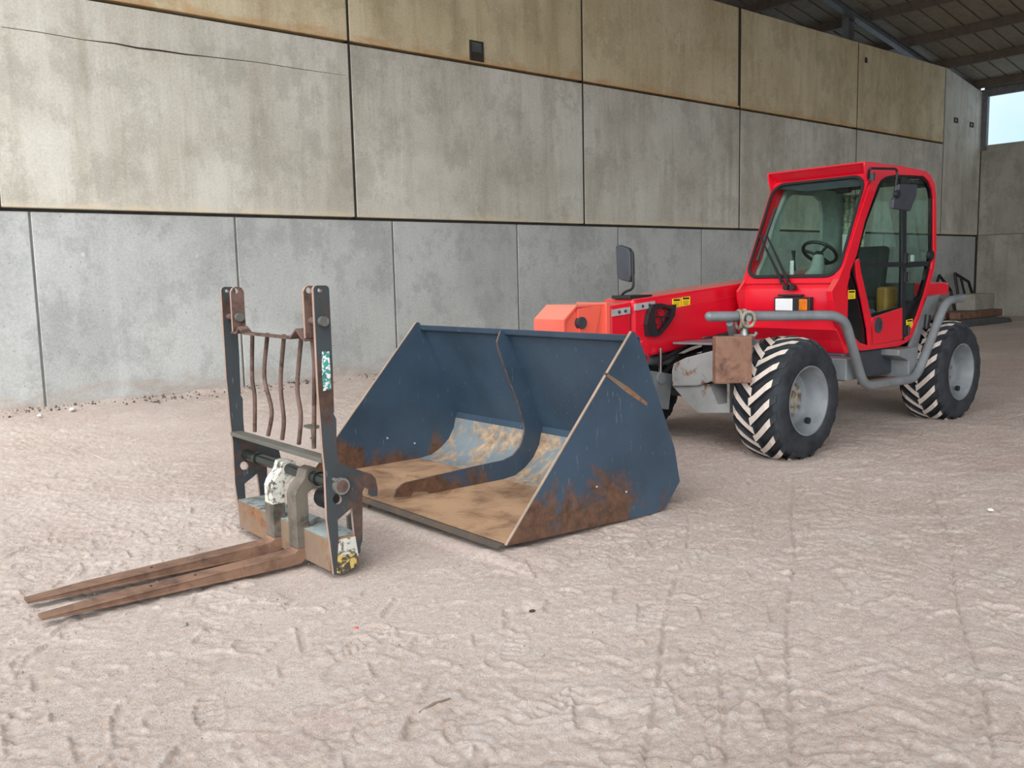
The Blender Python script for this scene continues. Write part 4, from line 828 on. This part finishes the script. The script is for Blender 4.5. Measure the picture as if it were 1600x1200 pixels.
# near mirror
ma = [PY(1357, 278, 4.27), PY(1358, 263, 4.20), PY(1401, 264, 4.14), PY(1402, 272, 4.14), PY(1398, 303, 4.13), PY(1396, 314, 4.13)]
ar = mesh_obj('mirror_arm', MB().tube(bez(ma, .04), .011, 8), 'black', th, smooth=True)
mesh_obj('arm_clamp', MB().tube([PY(1362, 270, 4.27), PY(1362, 282, 4.27)], .03, 10), 'charcoal', ar, smooth=True)
q = pl([(1402, 288), (1430, 288.5), (1428, 307), (1419, 330), (1391.5, 326), (1393, 312), (1400, 300)], 4.11)
hs = mesh_obj('mirror_housing', MB().prism(q, 'y', 4.085, 4.12), 'charcoal', th, bevel=.008)
mesh_obj('mirror_glass', MB().prism([(x*.9+.1*sum(p[0] for p in q)/7, z*.9+.1*sum(p[1] for p in q)/7) for x, z in q], 'y', 4.12, 4.124), 'mirror', hs)
kn = PY(1403, 303, 4.07); mesh_obj('mirror_knob', MB().tube([(kn.x, 4.06, kn.z), (kn.x, 4.09, kn.z)], .035, 12), 'black', hs)
mesh_obj('roof_lamp', MB().box(9.16, 9.28, CY0+.1, CY0+.2, 2.42, 2.50), 'charcoal', th, bevel=.006)
# rear of cab
mesh_obj('cab_rear_panel', MB().prism([(CY0+.06, .9), (CY1-.06, .9), (CY1-.06, 1.45), (CY0+.06, 1.45)], 'x', 8.95, 8.98), 'charcoal', th)
mesh_obj('rear_glass', MB().prism([(CY0+.06, 1.45), (CY1-.06, 1.45), (CY1-.06, 2.45), (CY0+.06, 2.45)], 'x', 9.19, 9.196), 'glass', th)
mesh_obj('cab_floor', MB().box(7.7, 9.0, CY0+.07, CY1-.05, .86, .90), 'charcoal', th)
# interior
cur = MB(); n = 20
for i in range(n):
    y = 4.96+.29*i/(n-1); x = 9.12+.025*math.sin(i*1.45); pull = .06*(1-i/(n-1))
    cur.v += [(x, y, 2.40), (x, y+pull*.6, 1.95), (x, y+pull, 1.46)]
for i in range(n-1):
    for j in (0, 1): cur.f.append((i*3+j, (i+1)*3+j, (i+1)*3+j+1, i*3+j+1)); cur.mi.append(0)
o = mesh_obj('curtain', cur, 'curtain', th, smooth=True, fixn=False)
sd = o.modifiers.new('thick', 'SOLIDIFY'); sd.thickness = .006
seat = mesh_obj('seat_cushion', MB().box(8.30, 8.80, 4.58, 5.06, 1.15, 1.30), 'cloth_black', th, bevel=.05)
mesh_obj('seat_backrest', MB().prism([(8.72, 1.28), (8.86, 1.28), (8.96, 1.82), (8.86, 1.84)], 'y', 4.60, 5.04), 'cloth_black', seat, bevel=.04)
mesh_obj('seat_base', MB().box(8.36, 8.76, 4.64, 5.0, .90, 1.16), 'black', seat, bevel=.02)
mesh_obj('dashboard', MB().prism([(7.62, 1.30), (7.62, 1.50), (7.80, 1.56), (7.92, 1.50), (7.90, 1.25)], 'y', 4.42, 5.20), 'dash', th, bevel=.03)
cs = mesh_obj('steering_column', MB().tube([(7.80, 4.80, 1.48), (7.90, 4.80, 1.60), (7.98, 4.84, 1.73)], [.11, .075, .05], 14), 'dash', th, smooth=True)
sw = Vector((8.0, 4.84, 1.77)); ax = Vector((.62, 0, .78)).normalized(); e1 = Vector((0, 1, 0)); e2 = ax.cross(e1)
wpts = [sw+e1*(.165*math.cos(a))+e2*(.165*math.sin(a)) for a in np.linspace(0, 2*math.pi, 33)]
stw = mesh_obj('steering_wheel', MB().tube(wpts, .017, 10, cap=False), 'black', th, smooth=True)
for a in (.3, 2.5, 4.5): mesh_obj('wheel_spoke', MB().tube([sw-ax*.03, sw+e1*(.16*math.cos(a))+e2*(.16*math.sin(a))], .014, 8), 'black', stw)
mesh_obj('wheel_hub', MB().tube([sw-ax*.05, sw-ax*.01], .045, 14), 'black', stw, smooth=True)
mesh_obj('control_console', MB().box(8.1, 8.55, 5.04, 5.22, 1.1, 1.50), 'charcoal', th, bevel=.03)
js = mesh_obj('joystick', MB().tube([(7.98, 5.10, 1.60), (7.96, 5.10, 1.72), (7.95, 5.10, 1.80)], [.012, .012, .022], 8), 'black', th, smooth=True)
mesh_obj('yellow_canister', MB().box(8.56, 8.80, 4.43, 4.55, 1.06, 1.42), 'yellowthing', th, bevel=.03)
mesh_obj('rag', MB().tube(smoothpath([(8.12, 4.46, 1.08), (8.25, 4.44, 1.16), (8.38, 4.50, 1.12), (8.48, 4.46, 1.05)], 5), .06, 10), 'bluecloth', th, smooth=True)
k0 = PX(1285+10, 357, 9.0)
mesh_obj('instruction_card', MB().box(9.04, 9.046, 5.12, 5.20, 1.62, 1.98), 'white', th)
mesh_obj('load_card', MB().box(7.80, 7.805, 5.0, 5.04, 1.56, 1.70), 'white', th)
mesh_obj('wiper_motor', MB().tube([(8.03, 4.55, 2.36), (8.03, 4.68, 2.36)], .035, 12), 'black', th)

# ------------------------------------------------------------------ scrap by the far corner
def frame_thing(pts, y0, y1, name, label, r=.03, mid=None):
    c = Vector((sum(p[0] for p in pts)/len(pts), y0, 0)); rt = root(name, label, 'metal frame', (c.x, y0, 0), 'black steel frames by the end wall')
    P = [Vector((x, y0+(y1-y0)*z/1.4, z)) for x, z in pts]
    for i in range(len(P)): mesh_obj('frame_bar', MB().tube([P[i], P[(i+1) % len(P)]], r, 6), 'black', rt)
    if mid: a, b = [Vector((x, y0+(y1-y0)*z/1.4, z)) for x, z in mid]; mesh_obj('frame_bar', MB().tube([a, b], r*.8, 6), 'black', rt)
frame_thing(pl([(1499.5, 427), (1519, 440), (1526, 483), (1500, 483)], 12.3), 12.25, 12.45, 'steel_frame', 'black steel frame with a cropped corner leaning on the wall, right one', .045, pl([(1508, 433), (1512, 483)], 12.3))
frame_thing([(26.2, .05), (27.5, 1.36), (28.1, .9), (28.2, .05)], 12.35, 12.6, 'steel_frame', 'black steel frame with a pointed top leaning on the wall, left one', .045)
def simple(name, mb, mat, label, cat, origin, bevel=0, group=None, smooth=False):
    o = mesh_obj(name, mb, mat, None, bevel=bevel, origin=origin, smooth=smooth); o['label'] = label; o['category'] = cat
    if group: o['group'] = group
    return o
a = PZ(1505, 500, .0)
simple('concrete_block', MB().box(25.3, 26.6, 10.6, 11.1, .40, .85), 'con_end', 'grey concrete block on top of the scrap behind the rear tyre', 'block', (25.9, 10.8, .40), .03)
simple('timber_baulk', MB().box(24.2, 26.9, 10.5, 10.8, .2, .40).box(24.2, 26.9, 10.9, 11.2, .2, .4), 'wood', 'brown timber baulks below the grey concrete block', 'timber', (25.5, 10.8, .2), .03)
simple('dark_sack', MB().prism([(23.8, 0), (27.4, 0), (27.2, .14), (26.4, .2), (24.2, .2)], 'y', 10.4, 11.4), 'chassis_dark', 'dark scrap slab lying lowest in the corner heap', 'scrap', (25.6, 10.9, 0), .03)

# ------------------------------------------------------------------ small things on the ground
def pebble(p, r, mat, name, label, cat='stone', group=None, flat=.6):
    bm = bmesh.new(); bmesh.ops.create_icosphere(bm, subdivisions=2, radius=r)
    rs = random.Random(int(p.x*1000+p.y*77))
    for v in bm.verts: v.co *= .8+.4*rs.random(); v.co.z *= flat; v.co.x *= 1.25
    me = bpy.data.meshes.new(name); bm.to_mesh(me); bm.free(); me.materials.append(M[mat])
    o = bpy.data.objects.new(name, me); COL.objects.link(o); o.location = (p.x, p.y, p.z+r*flat*.45); o.rotation_euler = (0, 0, rs.random()*6)
    o['label'] = label; o['category'] = cat
    if group: o['group'] = group
pebble(PZ(1548, 798, .0), .018, 'whitestone', 'pebble', 'white stone chip on the bare sand right of the front tyre')
pebble(PZ(370, 902, .0), .02, 'stone', 'pebble', 'dark grey pebble beyond the far fork')
pebble(PZ(288, 978, .0), .018, 'stone', 'pebble', 'dark grey pebble below the near fork')
pebble(PZ(243, 627, .02), .05, 'stone', 'pebble', 'broken lump of concrete at the foot of the wall', 'stone', None, .4)
pebble(PZ(62, 650, .03), .03, 'whitestone', 'pebble', 'white chip at the wall foot below the leftmost panel joint')
pebble(PZ(113, 641, .03), .04, 'whitestone', 'pebble', 'larger white chip at the wall foot, left part')
pebble(PZ(557, 983, .0), .012, 'redbit', 'red_chip', 'tiny red chip on the sand near the forks', 'debris')
pebble(PZ(513, 1026, .0), .016, 'whitestone', 'pebble', 'crumbled pale blue-white chip in the foreground sand')
for px, py, r, lb in ((829, 949, .022, 'largest dark clod added for the shade in the small hole before the bucket'), (832, 957, .016, 'dark clod added for the shade at the near edge of the small hole'), (823, 951, .012, 'smallest dark clod added for the shade at the left edge of the small hole')): pebble(PZ(px, py, -.02), r, 'hole_dark', 'hole_dark_clod', lb, 'clod', 'dark clods standing for the shade of the small hole')  # clods added to darken the hole, their colour stands for its shade
a, b = PZ(655, 1113, .01), PZ(704, 1091, .016)
simple('dry_twig', MB().tube([a, a.lerp(b, .5)+Vector((0, .006, .004)), b], [.003, .006, .002], 6), 'stick', 'short dry twig on the foreground sand', 'twig', tuple(a))
# loose crumbs, too many to count
def crumbs():
    rs = np.random.RandomState(5); mb = MB()
    def one(x, y, z, r):
        a = rs.rand()*6.28; k = [(math.cos(a+i*2.09)*r, math.sin(a+i*2.09)*r) for i in range(3)]
        mb.add([(x+p, y+q, z-.3*r) for p, q in k]+[(x, y, z+r*.7)], [(0, 1, 3), (1, 2, 3), (2, 0, 3)])
    for i in range(9000):
        x, y = .4+rs.rand()**1.3*7, .9+rs.rand()**1.2*5.5; one(x, y, .004, .0015+.006*rs.rand()**4)
    o = mesh_obj('sand_crumbs', mb, 'stone', floor, fixn=False); o['kind'] = 'stuff'; o['label'] = 'loose sand crumbs and grit scattered over the floor'
crumbs()
def wall_debris():
    rs = np.random.RandomState(9); mb = MB()
    for i in range(1500):
        x = 1.5+rs.rand()**1.5*22; d = abs(rs.randn())*.20; y = YW-.03-d; z = .05*math.exp(-((y-12.85)/.25)**2)+.004; r = .006+.032*rs.rand()**4; a = rs.rand()*6.28
        k = [(math.cos(a+q*1.57)*r*(.7+.6*rs.rand()), math.sin(a+q*1.57)*r*(.7+.6*rs.rand())) for q in range(4)]
        mb.add([(x+p, y+q, z-.4*r) for p, q in k]+[(x+r*.2, y, z+r*.8)], [(0, 1, 4), (1, 2, 4), (2, 3, 4), (3, 0, 4)])
    o = mesh_obj('wall_foot_debris', mb, 'debris', floor, fixn=False); o['kind'] = 'stuff'; o['label'] = 'line of dark crumbled debris along the foot of the wall'
wall_debris()
